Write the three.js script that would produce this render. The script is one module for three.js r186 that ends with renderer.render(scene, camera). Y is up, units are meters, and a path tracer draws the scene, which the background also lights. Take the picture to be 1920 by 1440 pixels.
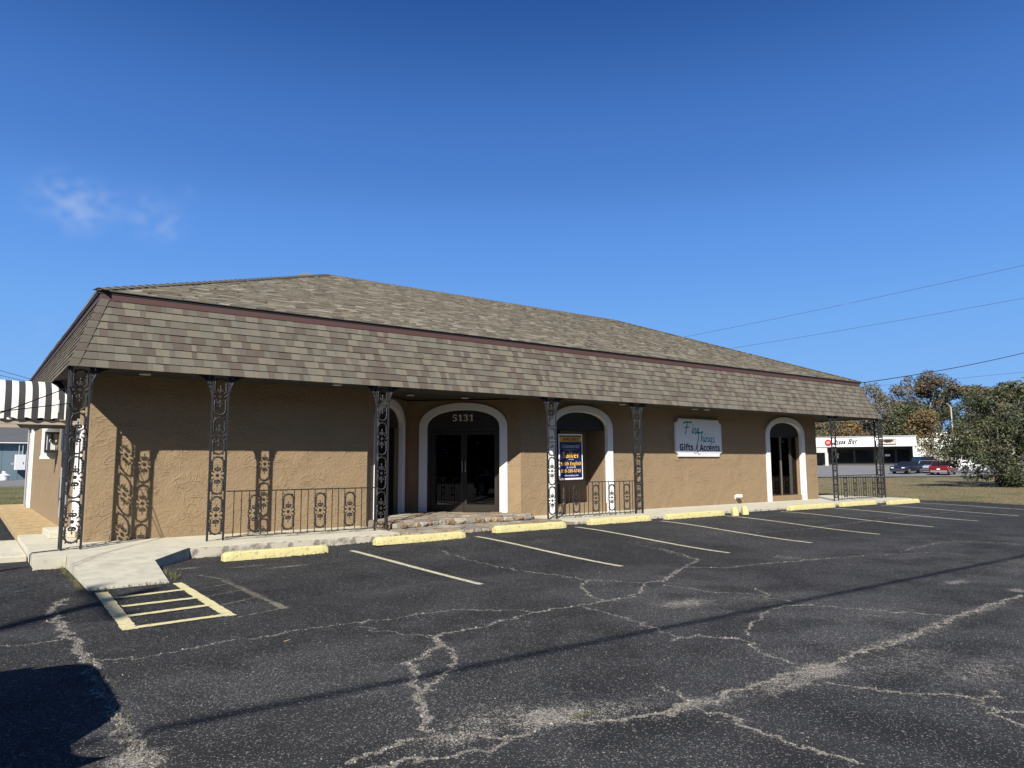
import * as THREE from 'three';
import { RoundedBoxGeometry } from 'three/addons/geometries/RoundedBoxGeometry.js';
import { TextGeometry } from 'three/addons/geometries/TextGeometry.js';
import { FontLoader } from 'three/addons/loaders/FontLoader.js';
import { mergeGeometries, toCreasedNormals } from 'three/addons/utils/BufferGeometryUtils.js';

// ---------- camera, sky, sun, exposure ----------
const scene = new THREE.Scene();
const D2R = Math.PI / 180;
const camera = new THREE.PerspectiveCamera(55.67, 4 / 3, 0.1, 3000);
camera.rotation.order = 'YXZ';
camera.position.set(-1.84, 1.63, 15.72);
camera.rotation.set(6.23 * D2R, -36.79 * D2R, -0.264 * D2R);

const renderer = new THREE.WebGLRenderer({ antialias: true });
renderer.setSize(1024, 768);
renderer.toneMapping = THREE.LinearToneMapping;
renderer.toneMappingExposure = 1.7;
renderer.shadowMap.enabled = true;

const SUN = new THREE.Vector3(-1.4, 1.41, 1.3).normalize();   // towards the sun
const sun = new THREE.DirectionalLight(new THREE.Color(1, 0.945, 0.86), 5);
sun.position.copy(SUN).multiplyScalar(90).add(new THREE.Vector3(12, 0, 0));
sun.target.position.set(12, 0, 0);
sun.castShadow = true; sun.shadow.mapSize.set(4096, 4096);
Object.assign(sun.shadow.camera, { left: -70, right: 70, top: 60, bottom: -60, near: 1, far: 260 });
scene.add(sun, sun.target);

// ---------- random numbers and noise ----------
function rng(seed) { let a = seed >>> 0; return () => { a = (a + 0x6d2b79f5) | 0; let t = Math.imul(a ^ (a >>> 15), 1 | a); t = (t + Math.imul(t ^ (t >>> 7), 61 | t)) ^ t; return ((t ^ (t >>> 14)) >>> 0) / 4294967296; }; }
const hash2 = (x, y, s = 0) => { let h = Math.imul(x | 0, 374761393) + Math.imul(y | 0, 668265263) + Math.imul(s | 0, 2147483647); h = Math.imul(h ^ (h >>> 13), 1274126177); h ^= h >>> 16; h = Math.imul(h, 2246822519); return ((h ^ (h >>> 13)) >>> 0) / 4294967296; };
function vnoise(x, y, s = 0) {
  const xi = Math.floor(x), yi = Math.floor(y), fx = x - xi, fy = y - yi, u = fx * fx * (3 - 2 * fx), v = fy * fy * (3 - 2 * fy);
  const a = hash2(xi, yi, s), b = hash2(xi + 1, yi, s), c = hash2(xi, yi + 1, s), d = hash2(xi + 1, yi + 1, s);
  return a + (b - a) * u + (c - a) * v + (a - b - c + d) * u * v;
}
function fbm(x, y, o = 4, s = 0) { let t = 0, a = 0.5, n = 0; for (let i = 0; i < o; i++) { t += a * vnoise(x, y, s + i); n += a; x *= 2.03; y *= 2.03; a *= 0.5; } return t / n; }
const sm = (a, b, x) => { const t = Math.min(1, Math.max(0, (x - a) / (b - a))); return t * t * (3 - 2 * t); };
const lerp = (a, b, t) => a + (b - a) * t;

// sky: clear winter blue, paler towards the horizon, two thin wisps of cloud
{
  const W = 1536, H = 768, px = new Float32Array(W * H * 4);
  const stops = [[-90, .20, .24, .28], [-2, .28, .50, .84], [1, .26, .51, .89], [5, .225, .475, .90], [10, .178, .415, .88], [16, .121, .322, .80], [23, .070, .208, .60], [34, .025, .098, .345], [55, .015, .066, .25], [90, .012, .055, .21]];
  const clouds = [];
  const blob = (x, y, z, r, a) => clouds.push([new THREE.Vector3(x, y, z).normalize(), r, a]);
  blob(0.059, 0.304, -0.951, .030, .16); blob(0.079, 0.301, -0.950, .036, .30); blob(0.089, 0.286, -0.954, .026, .18); blob(0.103, 0.303, -0.947, .03, .12); blob(0.121, 0.302, -0.946, .026, .12); blob(0.149, 0.300, -0.942, .028, .14); blob(0.171, 0.294, -0.940, .030, .24); blob(0.183, 0.289, -0.940, .018, .18); blob(0.197, 0.330, -0.923, .012, .12); blob(0.064, 0.158, -0.985, .02, .08);
  const v = new THREE.Vector3();
  for (let j = 0; j < H; j++) {
    const el = (j + .5) / H * 180 - 90;
    let k = 1; while (k < stops.length - 1 && stops[k][0] < el) k++;
    const A = stops[k - 1], B = stops[k], t = sm(0, 1, (el - A[0]) / (B[0] - A[0])) * .35 + .65 * Math.min(1, Math.max(0, (el - A[0]) / (B[0] - A[0])));
    for (let i = 0; i < W; i++) {
      const ph = ((i + .5) / W - .5) * 2 * Math.PI, ce = Math.cos(el * D2R);
      v.set(ce * Math.cos(ph), Math.sin(el * D2R), ce * Math.sin(ph));
      let r = lerp(A[1], B[1], t), g = lerp(A[2], B[2], t), b = lerp(A[3], B[3], t);
      const c = Math.max(0, v.dot(SUN)), glow = .35 * Math.pow(c, 60) + .12 * Math.pow(c, 8);
      r += glow; g += glow * .98; b += glow * .92;
      let cl = 0;
      for (const [d, rad, a] of clouds) { const q = Math.acos(Math.min(1, v.dot(d))); if (q < rad * 2.2) cl += a * Math.exp(-q * q / (rad * rad * .55)); }
      if (cl > .005) { const n = fbm(ph * 90 + 3, el * 2.6, 5, 7); cl = Math.min(.4, cl * sm(.22, .80, n) * .9); r = lerp(r, .50, cl); g = lerp(g, .60, cl); b = lerp(b, .82, cl); }
      const o = (j * W + i) * 4; px[o] = r / 1.7; px[o + 1] = g / 1.7; px[o + 2] = b / 1.7; px[o + 3] = 1;
    }
  }
  const tex = new THREE.DataTexture(px, W, H, THREE.RGBAFormat, THREE.FloatType);
  tex.mapping = THREE.EquirectangularReflectionMapping; tex.magFilter = tex.minFilter = THREE.LinearFilter; tex.needsUpdate = true;
  scene.background = tex; scene.environment = tex;
}

// ---------- scene helpers ----------
const taken = {};
function numbered(n) { taken[n] = (taken[n] ?? -1) + 1; return taken[n] ? n + '_' + String(taken[n]).padStart(3, '0') : n; }
const cast = (o) => { o.castShadow = o.receiveShadow = true; return o; };
function tag(o, label, category, group) { o.userData.label = label; o.userData.category = category; if (group) o.userData.group = group; return o; }
function thing(name, label, category, [x, y, z] = [0, 0, 0], turn = 0, group) {
  const o = new THREE.Group(); o.name = numbered(name); o.position.set(x, y, z); o.rotation.y = turn; scene.add(o);
  return tag(o, label, category, group);
}
function part(name, geo, mat, parent, label) {
  const m = cast(new THREE.Mesh(geo, mat)); m.name = name; if (label) m.userData.label = label; parent.add(m); return m;
}
function single(name, geo, mat, label, category, group) { const m = part(numbered(name), geo, mat, scene); return tag(m, label, category, group); }
function struct(name, geo, mat, parent = scene) { const m = part(parent === scene ? numbered(name) : name, geo, mat, parent); if (parent === scene) m.userData.kind = 'structure'; return m; }
const stuff = (m) => { m.userData.kind = 'stuff'; return m; };

// ---------- geometry helpers ----------
const flat = (g) => (g.index ? g.toNonIndexed() : g);
function metreUV(g) {                               // uv in metres from position, by the face's main direction
  g = flat(g); const p = g.attributes.position, n = p.count, uv = new Float32Array(n * 2);
  const a = new THREE.Vector3(), b = new THREE.Vector3(), c = new THREE.Vector3();
  for (let i = 0; i < n; i += 3) {
    a.fromBufferAttribute(p, i); b.fromBufferAttribute(p, i + 1); c.fromBufferAttribute(p, i + 2);
    const nx = Math.abs((b.y - a.y) * (c.z - a.z) - (b.z - a.z) * (c.y - a.y)), ny = Math.abs((b.z - a.z) * (c.x - a.x) - (b.x - a.x) * (c.z - a.z)), nz = Math.abs((b.x - a.x) * (c.y - a.y) - (b.y - a.y) * (c.x - a.x));
    [a, b, c].forEach((q, k) => { const o = (i + k) * 2; if (ny >= nx && ny >= nz) { uv[o] = q.x; uv[o + 1] = q.z; } else if (nx >= nz) { uv[o] = q.z; uv[o + 1] = q.y; } else { uv[o] = q.x; uv[o + 1] = q.y; } });
  }
  g.setAttribute('uv', new THREE.BufferAttribute(uv, 2)); return g;
}
const bx = (x0, x1, y0, y1, z0, z1) => { const g = new THREE.BoxGeometry(x1 - x0, y1 - y0, z1 - z0); g.translate((x0 + x1) / 2, (y0 + y1) / 2, (z0 + z1) / 2); return g; };
const ubx = (...a) => metreUV(bx(...a));
const rbx = (x0, x1, y0, y1, z0, z1, r = .01, s = 2) => { const g = new RoundedBoxGeometry(x1 - x0, y1 - y0, z1 - z0, s, r); g.translate((x0 + x1) / 2, (y0 + y1) / 2, (z0 + z1) / 2); return g; };
const join = (list) => mergeGeometries(list.map((g) => { g = flat(g); for (const k of Object.keys(g.attributes)) if (!['position', 'normal', 'uv', 'color'].includes(k)) g.deleteAttribute(k); return g; }), false);
const V3 = (x, y, z) => new THREE.Vector3(x, y, z);
const cyl = (a, b, r0, r1 = r0, seg = 8) => {        // a rod from a to b
  const A = V3(...a), B = V3(...b), d = B.clone().sub(A), g = new THREE.CylinderGeometry(r1, r0, d.length(), seg);
  g.applyQuaternion(new THREE.Quaternion().setFromUnitVectors(V3(0, 1, 0), d.normalize())); g.translate(...A.add(B).multiplyScalar(.5).toArray()); return g;
};
function tube(pts, radii, seg = 5, closed = false) { // tube with a radius at each point
  const n = pts.length, P = pts.map((p) => V3(...p)), pos = [], idx = [], T = new THREE.Vector3(), N = new THREE.Vector3(), Bn = new THREE.Vector3(), up = V3(0, 0, 1);
  for (let i = 0; i < n; i++) {
    const a = P[closed ? (i + n - 1) % n : Math.max(0, i - 1)], b = P[closed ? (i + 1) % n : Math.min(n - 1, i + 1)]; T.subVectors(b, a).normalize();
    const u = Math.abs(T.dot(up)) > .95 ? V3(1, 0, 0) : up; N.crossVectors(T, u).normalize(); Bn.crossVectors(T, N).normalize();
    const r = Array.isArray(radii) ? radii[i] : radii;
    for (let k = 0; k < seg; k++) { const w = k / seg * 2 * Math.PI; const q = P[i].clone().addScaledVector(N, Math.cos(w) * r).addScaledVector(Bn, Math.sin(w) * r); pos.push(q.x, q.y, q.z); }
  }
  const m = closed ? n : n - 1;
  for (let i = 0; i < m; i++) for (let k = 0; k < seg; k++) { const a = i * seg + k, b = i * seg + (k + 1) % seg, c = ((i + 1) % n) * seg + k, d = ((i + 1) % n) * seg + (k + 1) % seg; idx.push(a, b, c, b, d, c); }
  if (!closed) for (const [s, f] of [[0, 1], [(n - 1) * seg, 0]]) for (let k = 1; k < seg - 1; k++) f ? idx.push(s, s + k + 1, s + k) : idx.push(s, s + k, s + k + 1);
  const g = new THREE.BufferGeometry(); g.setAttribute('position', new THREE.Float32BufferAttribute(pos, 3)); g.setIndex(idx); g.computeVertexNormals();
  g.setAttribute('uv', new THREE.Float32BufferAttribute(new Float32Array(pos.length / 3 * 2), 2)); return g;
}
function quads(list, colors) {                      // list of [a,b,c,d] corner arrays
  const pos = [], uv = [], col = [];
  list.forEach((q, i) => { for (const k of [0, 1, 2, 0, 2, 3]) { pos.push(...q[k]); uv.push(...[[0, 0], [1, 0], [1, 1], [0, 1]][k]); if (colors) col.push(...colors[i]); } });
  const g = new THREE.BufferGeometry(); g.setAttribute('position', new THREE.Float32BufferAttribute(pos, 3)); g.setAttribute('uv', new THREE.Float32BufferAttribute(uv, 2));
  if (colors) g.setAttribute('color', new THREE.Float32BufferAttribute(col, 3)); g.computeVertexNormals(); return g;
}
const extr = (shape, depth, bevel = 0, curve = 12) => new THREE.ExtrudeGeometry(shape, { depth, bevelEnabled: bevel > 0, bevelThickness: bevel, bevelSize: bevel, bevelOffset: -bevel, bevelSegments: 2, curveSegments: curve });
const poly = (pts) => new THREE.Shape(pts.map(([x, y]) => new THREE.Vector2(x, y)));

// ---------- textures ----------
function dataTex(w, h, fn, srgb = false, wrap = true) {
  const a = new Uint8Array(w * h * 4), o = [0, 0, 0];
  for (let j = 0; j < h; j++) for (let i = 0; i < w; i++) { fn(i, j, o); const k = (j * w + i) * 4; a[k] = Math.min(255, Math.max(0, o[0] * 255)); a[k + 1] = Math.min(255, Math.max(0, o[1] * 255)); a[k + 2] = Math.min(255, Math.max(0, o[2] * 255)); a[k + 3] = 255; }
  const t = new THREE.DataTexture(a, w, h); if (srgb) t.colorSpace = THREE.SRGBColorSpace; t.magFilter = THREE.LinearFilter; t.minFilter = THREE.LinearMipmapLinearFilter; t.generateMipmaps = true;
  if (wrap) t.wrapS = t.wrapT = THREE.RepeatWrapping; t.needsUpdate = true; return t;
}
function canvasTex(w, h, draw, srgb = true) {
  const c = document.createElement('canvas'); c.width = w; c.height = h; draw(c.getContext('2d'), w, h);
  const t = new THREE.CanvasTexture(c); if (srgb) t.colorSpace = THREE.SRGBColorSpace; t.anisotropy = 8; return t;
}
const l2s = (c) => (c <= .0031308 ? 12.92 * c : 1.055 * Math.pow(c, 1 / 2.4) - .055);
const s2l = (c) => (c <= .04045 ? c / 12.92 : Math.pow((c + .055) / 1.055, 2.4));
const tiled = (t, sx, sy = sx) => { const c = t.clone(); c.repeat.set(1 / sx, 1 / sy); c.needsUpdate = true; return c; };
function pnoise(x, y, P, o, s) { let t = 0, a = .5, n = 0; for (let i = 0; i < o; i++) { const xi = Math.floor(x), yi = Math.floor(y), fx = x - xi, fy = y - yi, u = fx * fx * (3 - 2 * fx), v = fy * fy * (3 - 2 * fy), m = (k) => ((k % P) + P) % P; const A = hash2(m(xi), m(yi), s + i), B = hash2(m(xi + 1), m(yi), s + i), C = hash2(m(xi), m(yi + 1), s + i), D = hash2(m(xi + 1), m(yi + 1), s + i); t += a * (A + (B - A) * u + (C - A) * v + (A - B - C + D) * u * v); n += a; x *= 2; y *= 2; P *= 2; a *= .5; } return t / n; }
const rgb = (r, g, b) => new THREE.Color().setRGB(r, g, b);
const std = (o) => new THREE.MeshStandardMaterial({ roughness: .85, ...o });

// skip-trowel stucco: trowelled ridges over grain; 2.6 m tile
const stuccoBump = (() => {
  const N = 1024, c = document.createElement('canvas'); c.width = c.height = N; const x = c.getContext('2d'), r = rng(11);
  x.fillStyle = '#606060'; x.fillRect(0, 0, N, N); x.lineCap = 'round';
  for (let i = 0; i < 900; i++) {
    const px = r() * N, py = r() * N, a = -0.6 + r() * 1.5 + (r() < .3 ? 1.3 : 0), L = 22 + r() * 85, k = (r() - .5) * 60, g = 120 + r() * 120, w = 2.2 + r() * 3.6;
    for (const [ox, oy] of [[0, 0], [N, 0], [-N, 0], [0, N], [0, -N]]) {
      x.strokeStyle = `rgba(${g},${g},${g},${.5 + r() * .4})`; x.lineWidth = w; x.beginPath(); x.moveTo(px + ox, py + oy);
      x.quadraticCurveTo(px + ox + Math.cos(a) * L / 2 - Math.sin(a) * k, py + oy + Math.sin(a) * L / 2 + Math.cos(a) * k, px + ox + Math.cos(a) * L, py + oy + Math.sin(a) * L); x.stroke();
    }
  }
  const d = x.getImageData(0, 0, N, N).data, H = new Float32Array(N * N);
  for (let j = 0; j < N; j++) for (let i = 0; i < N; i++) { let s = 0; for (let v = -1; v <= 1; v++) for (let u = -1; u <= 1; u++) s += d[(((j + v + N) % N) * N + (i + u + N) % N) * 4]; H[j * N + i] = s / 9 / 255; }
  return dataTex(N, N, (i, j, o) => { o[0] = o[1] = o[2] = H[j * N + i] * (.25 + .6 * sm(.3, .6, pnoise(i / 128, j / 128, 8, 2, 14))) + .34 * pnoise(i / 16, j / 16, N / 16, 4, 3) + .12 * pnoise(i / 128, j / 128, 8, 3, 9); });
})();
const stuccoMap = dataTex(512, 512, (i, j, o) => {
  const n = .90 + .16 * pnoise(i / 64, j / 64, 8, 5, 21) + .05 * (hash2(i, j, 5) - .5), w = pnoise(i / 32, j / 32, 16, 3, 44);
  o[0] = l2s(.240 * n); o[1] = l2s((.168 + .004 * w) * n); o[2] = l2s((.092 + .008 * w) * n);
}, true);
const M = {};
M.stucco = std({ map: tiled(stuccoMap, 3.1), bumpMap: tiled(stuccoBump, 2.6), bumpScale: .027, roughness: .92 });
M.stuccoSide = std({ map: tiled(stuccoMap, 3.7), bumpMap: tiled(stuccoBump, 1.6), bumpScale: .024, roughness: .92, color: rgb(1.06, 1.06, 1.04) });

// concrete: grain, blotches, fine pits; 2 m tile
const concreteN = (i, j, s) => .86 + .2 * pnoise(i / 64, j / 64, 8, 5, s) + .07 * (hash2(i, j, s) - .5) - .10 * sm(.6, .8, pnoise(i / 32, j / 32, 16, 4, s + 9));
const concreteMap = (r, g, b, s, grime = 0) => dataTex(512, 512, (i, j, o) => { let n = concreteN(i, j, s); if (grime) { const k = sm(.42, .72, pnoise(i / 32, j / 32, 16, 5, s + 3)); n *= 1 - grime * k; } o[0] = l2s(r * n); o[1] = l2s(g * n); o[2] = l2s(b * n * (1 - .0)); }, true);
const concreteBump = dataTex(512, 512, (i, j, o) => { o[0] = o[1] = o[2] = .5 + .3 * (pnoise(i / 8, j / 8, 64, 3, 61) - .5) + .25 * (hash2(i, j, 8) - .5); });
M.concrete = std({ map: tiled(concreteMap(.475, .45, .352, 31), 2), bumpMap: tiled(concreteBump, 1.2), bumpScale: .003 });
M.kerb = std({ map: tiled(concreteMap(.47, .43, .345, 33, .62), 1.7), bumpMap: tiled(concreteBump, .8), bumpScale: .006 });
M.ochreConcrete = std({ map: tiled(concreteMap(.43, .315, .15, 35, .35), 1.6, 2.2), bumpMap: tiled(concreteBump, 1.2), bumpScale: .003 });
const paintMap = (r, g, b, s, chip = .5) => dataTex(512, 512, (i, j, o) => {
  const n = .9 + .14 * pnoise(i / 32, j / 32, 16, 4, s), k = sm(.66 - .05, .76, pnoise(i / 16, j / 16, 32, 4, s + 5)) * chip, d = .06 * (hash2(i, j, s) - .5);
  o[0] = l2s(lerp(r * n, .14, k) + d); o[1] = l2s(lerp(g * n, .135, k) + d); o[2] = l2s(lerp(b * n, .12, k) + d * .6);
}, true);
M.yellowStop = std({ map: tiled(paintMap(.565, .505, .228, 51, .6), .9), bumpMap: tiled(concreteBump, .6), bumpScale: .008, roughness: .75 });
M.yellowLine = std({ map: tiled(paintMap(.56, .50, .27, 53, .55), 1.1), roughness: .8 });
M.whiteLine = std({ map: tiled(paintMap(.46, .42, .29, 55, .8), 1.3), roughness: .8 });
M.white = std({ color: rgb(.70, .70, .69), roughness: .6, bumpMap: tiled(stuccoBump, .9), bumpScale: .003 });
M.iron = std({ color: rgb(.014, .014, .015), roughness: .55 });
M.bronze = std({ color: rgb(.028, .022, .017), roughness: .42, metalness: .4 });
M.blackPanel = std({ color: rgb(.012, .012, .016), roughness: .7 });
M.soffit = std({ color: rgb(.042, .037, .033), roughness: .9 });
M.glass = new THREE.MeshPhysicalMaterial({ color: rgb(.10, .11, .125), roughness: .02, metalness: 0, transmission: 1, thickness: 0, ior: 1.5 });
M.brownFascia = std({ color: rgb(.072, .034, .029), roughness: .7 });
M.dripEdge = std({ color: rgb(.016, .014, .016), roughness: .6 });
M.interior = std({ color: rgb(.10, .09, .08), roughness: .95 });
M.brownPanel = std({ color: rgb(.20, .145, .092), roughness: .8 });
M.steelGrey = std({ color: rgb(.30, .31, .32), roughness: .5, metalness: .3 });

// ---------- ground heights ----------
const lotY = (x, z) => .12 * sm(1, 9, x) * (1 - sm(2.8, 7.2, z)) * (1 - .3 * sm(22, 29, x));   // the lot rises a little to the walk
const axisD = (x, z) => (x + 1.84) * .599 + (15.72 - z) * .801;
const landY = (x, z) => .9 * sm(60, 112, axisD(x, z)) * sm(10, 40, x) + .22 * sm(18, 50, -z) * (1 - sm(12, 40, x));

function sheet(x0, x1, z0, z1, nx, nz, hf, uvMetres) {
  const pos = [], uv = [], idx = [];
  for (let j = 0; j <= nz; j++) for (let i = 0; i <= nx; i++) { const x = lerp(x0, x1, i / nx), z = lerp(z0, z1, j / nz); pos.push(x, hf(x, z), z); uv.push(...(uvMetres ? [x, z] : [i / nx, j / nz])); }
  for (let j = 0; j < nz; j++) for (let i = 0; i < nx; i++) { const a = j * (nx + 1) + i, b = a + 1, c = a + nx + 1, d = c + 1; idx.push(a, c, b, b, c, d); }
  const g = new THREE.BufferGeometry(); g.setAttribute('position', new THREE.Float32BufferAttribute(pos, 3)); g.setAttribute('uv', new THREE.Float32BufferAttribute(uv, 2)); g.setIndex(idx); g.computeVertexNormals(); return g;
}

// cracks in the asphalt: [half width, x, z, x, z, ...]
const CRACKS = [
  [0.036,-0.81,5.08,-0.97,5.99,-0.99,6.72,-0.95,7.29,-0.93,7.97,-0.94,8.46,-0.91,8.85,-0.93,9.59,-0.95,10.19,-0.95,10.50,-0.98,10.75,-0.97,11.01,-0.92,11.23],
  [0.012,-1.48,7.42,-1.30,7.51,-1.12,7.51,-0.99,7.48],
  [0.014,-0.93,8.47,-0.73,8.66,-0.57,8.66,-0.26,8.62,0.05,8.57,0.44,8.56,1.03,8.52,1.45,8.51,1.69,8.55],
  [0.013,1.46,8.54,1.73,8.59,2.13,8.56,2.59,8.62,2.85,8.76,3.14,9.05,3.25,9.22],
  [0.018,1.88,9.56,2.21,9.53,2.59,9.48,3.08,9.31,3.34,9.27,3.74,9.26,3.93,9.28,4.28,9.28,4.40,9.27,4.58,9.27,4.95,9.21,5.45,8.86,5.64,8.68],
  [0.014,5.28,3.92,5.11,4.63,5.02,5.55,4.98,6.10,5.05,6.71,5.16,7.34,5.26,7.99,5.43,8.24,5.59,8.60,5.68,8.67,5.93,8.68,6.35,8.50,7.06,8.06],
  [0.015,8.77,6.21,8.53,6.96,8.11,7.59,7.32,7.97,6.58,8.38,5.93,8.74],
  [0.008,8.85,5.50,8.66,6.35,8.37,7.02,8.16,7.46],
  [0.015,5.30,7.98,4.77,8.32,4.50,8.78,4.34,9.18],
  [0.030,1.88,9.56,1.73,9.84,1.42,10.07,1.20,10.18,1.03,10.57,0.85,10.98,0.67,11.32,0.52,11.65],
  [0.018,1.73,9.84,1.66,10.18,1.54,10.45,1.39,10.60,1.16,10.73,0.93,10.94],
  [0.008,1.46,8.75,1.52,9.05,1.67,9.35,1.79,9.49,1.77,9.61],
  [0.024,-0.03,11.80,0.11,11.75,0.25,11.73,0.40,11.70,0.50,11.73,0.56,11.77,0.66,11.85,0.71,11.94,0.76,12.05],
  [0.024,-0.35,11.87,-0.08,11.93,0.06,11.96,0.21,11.98,0.40,12.04,0.55,12.09,0.73,12.10,0.86,12.09,1.00,12.09,1.16,12.06,1.29,12.08,1.46,12.11,1.62,12.22,1.78,12.30,2.02,12.31,2.17,12.34],
  [0.030,1.90,12.33,2.16,12.35,2.47,12.34,2.81,12.33,3.14,12.35,3.69,12.32,4.08,12.34,4.57,12.33,5.11,12.32,5.79,12.26,6.74,12.22,7.66,12.16,8.63,12.16],
  [0.015,2.37,11.95,2.28,12.14,2.16,12.33],
  [0.018,2.16,12.35,2.16,12.58,2.16,12.80,2.13,13.01,2.13,13.20,2.13,13.34,2.12,13.44,2.13,13.57],
  [0.018,3.41,12.64,3.43,12.78,3.48,12.96,3.57,13.11,3.71,13.24,3.80,13.39,3.77,13.52,3.62,13.66,3.49,13.78,3.44,13.86],
  [0.015,3.82,13.48,4.17,13.49],
  [0.015,3.74,13.62,3.84,13.74],
  [0.014,3.88,9.37,3.89,9.82,3.82,10.28,3.75,10.59,3.71,10.85,3.67,11.00,3.76,11.07],
  [0.015,3.46,11.03,3.68,10.98,3.93,11.22,4.04,11.35,3.97,11.52,3.82,11.75,3.70,11.97,3.67,12.17],
  [0.015,4.21,11.33,4.60,11.12,5.38,10.77,5.90,10.77,6.01,10.93,6.16,11.19,6.26,11.46,6.42,11.79,6.64,12.08],
  [0.014,6.42,9.90,6.11,10.33,6.02,10.64],
  [0.012,5.75,8.90,5.82,9.33,5.87,9.73,6.11,10.09],
  [0.015,7.32,7.97,7.72,8.42,8.38,8.54,9.00,8.61,10.07,8.85,10.88,9.02,11.71,9.34,12.23,9.59,12.33,10.02],
  [0.012,9.62,9.11,9.50,9.58],
  [0.015,11.93,9.17,12.64,8.98,13.41,8.98,14.12,8.89,14.61,9.29,14.99,9.83,14.81,10.12],
  [0.015,12.65,5.57,13.97,5.69,15.48,5.63,17.16,5.56,19.54,5.45,21.49,5.36,23.18,5.41],
];
const SANDY = [[1.30, 11.92, .30, .17, .8], [1.0, 11.75, .5, .28, .42], [1.7, 12.1, .5, .2, .4], [4.4, 12.6, .9, .4, .3], [6.2, 11.6, 1.0, .4, .25], [5.0, 9.95, .42, .22, .55], [9.05, 11.22, .28, .12, .6], [8.94, 11.97, .16, .12, .6], [3.63, 12.42, .26, .16, .85], [9.58, 8.3, .3, .5, .35], [.66, 11.87, .34, .15, .5], [3.21, 12.46, .5, .14, .5], [-.97, 10.6, .10, .12, .8], [-.98, 11.07, .16, .16, .8], [2.3, 12.36, .5, .1, .5], [5.2, 12.3, 1.2, .1, .45], [7.2, 12.2, 1.4, .12, .4], [6.0, 10.3, .6, .3, .3], [1.9, 3.6, .35, .10, .5], [2.4, 4.05, .4, .09, .55], [1.1, 3.2, .22, .12, .55], [7.5, 4.2, .9, .3, .25], [9.5, 5.5, 1.2, .5, .25], [12, 5.2, 1.2, .4, .22], [11.5, 11.2, 1.6, .8, .25], [4.6, 13.2, .6, .3, .35]];
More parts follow.
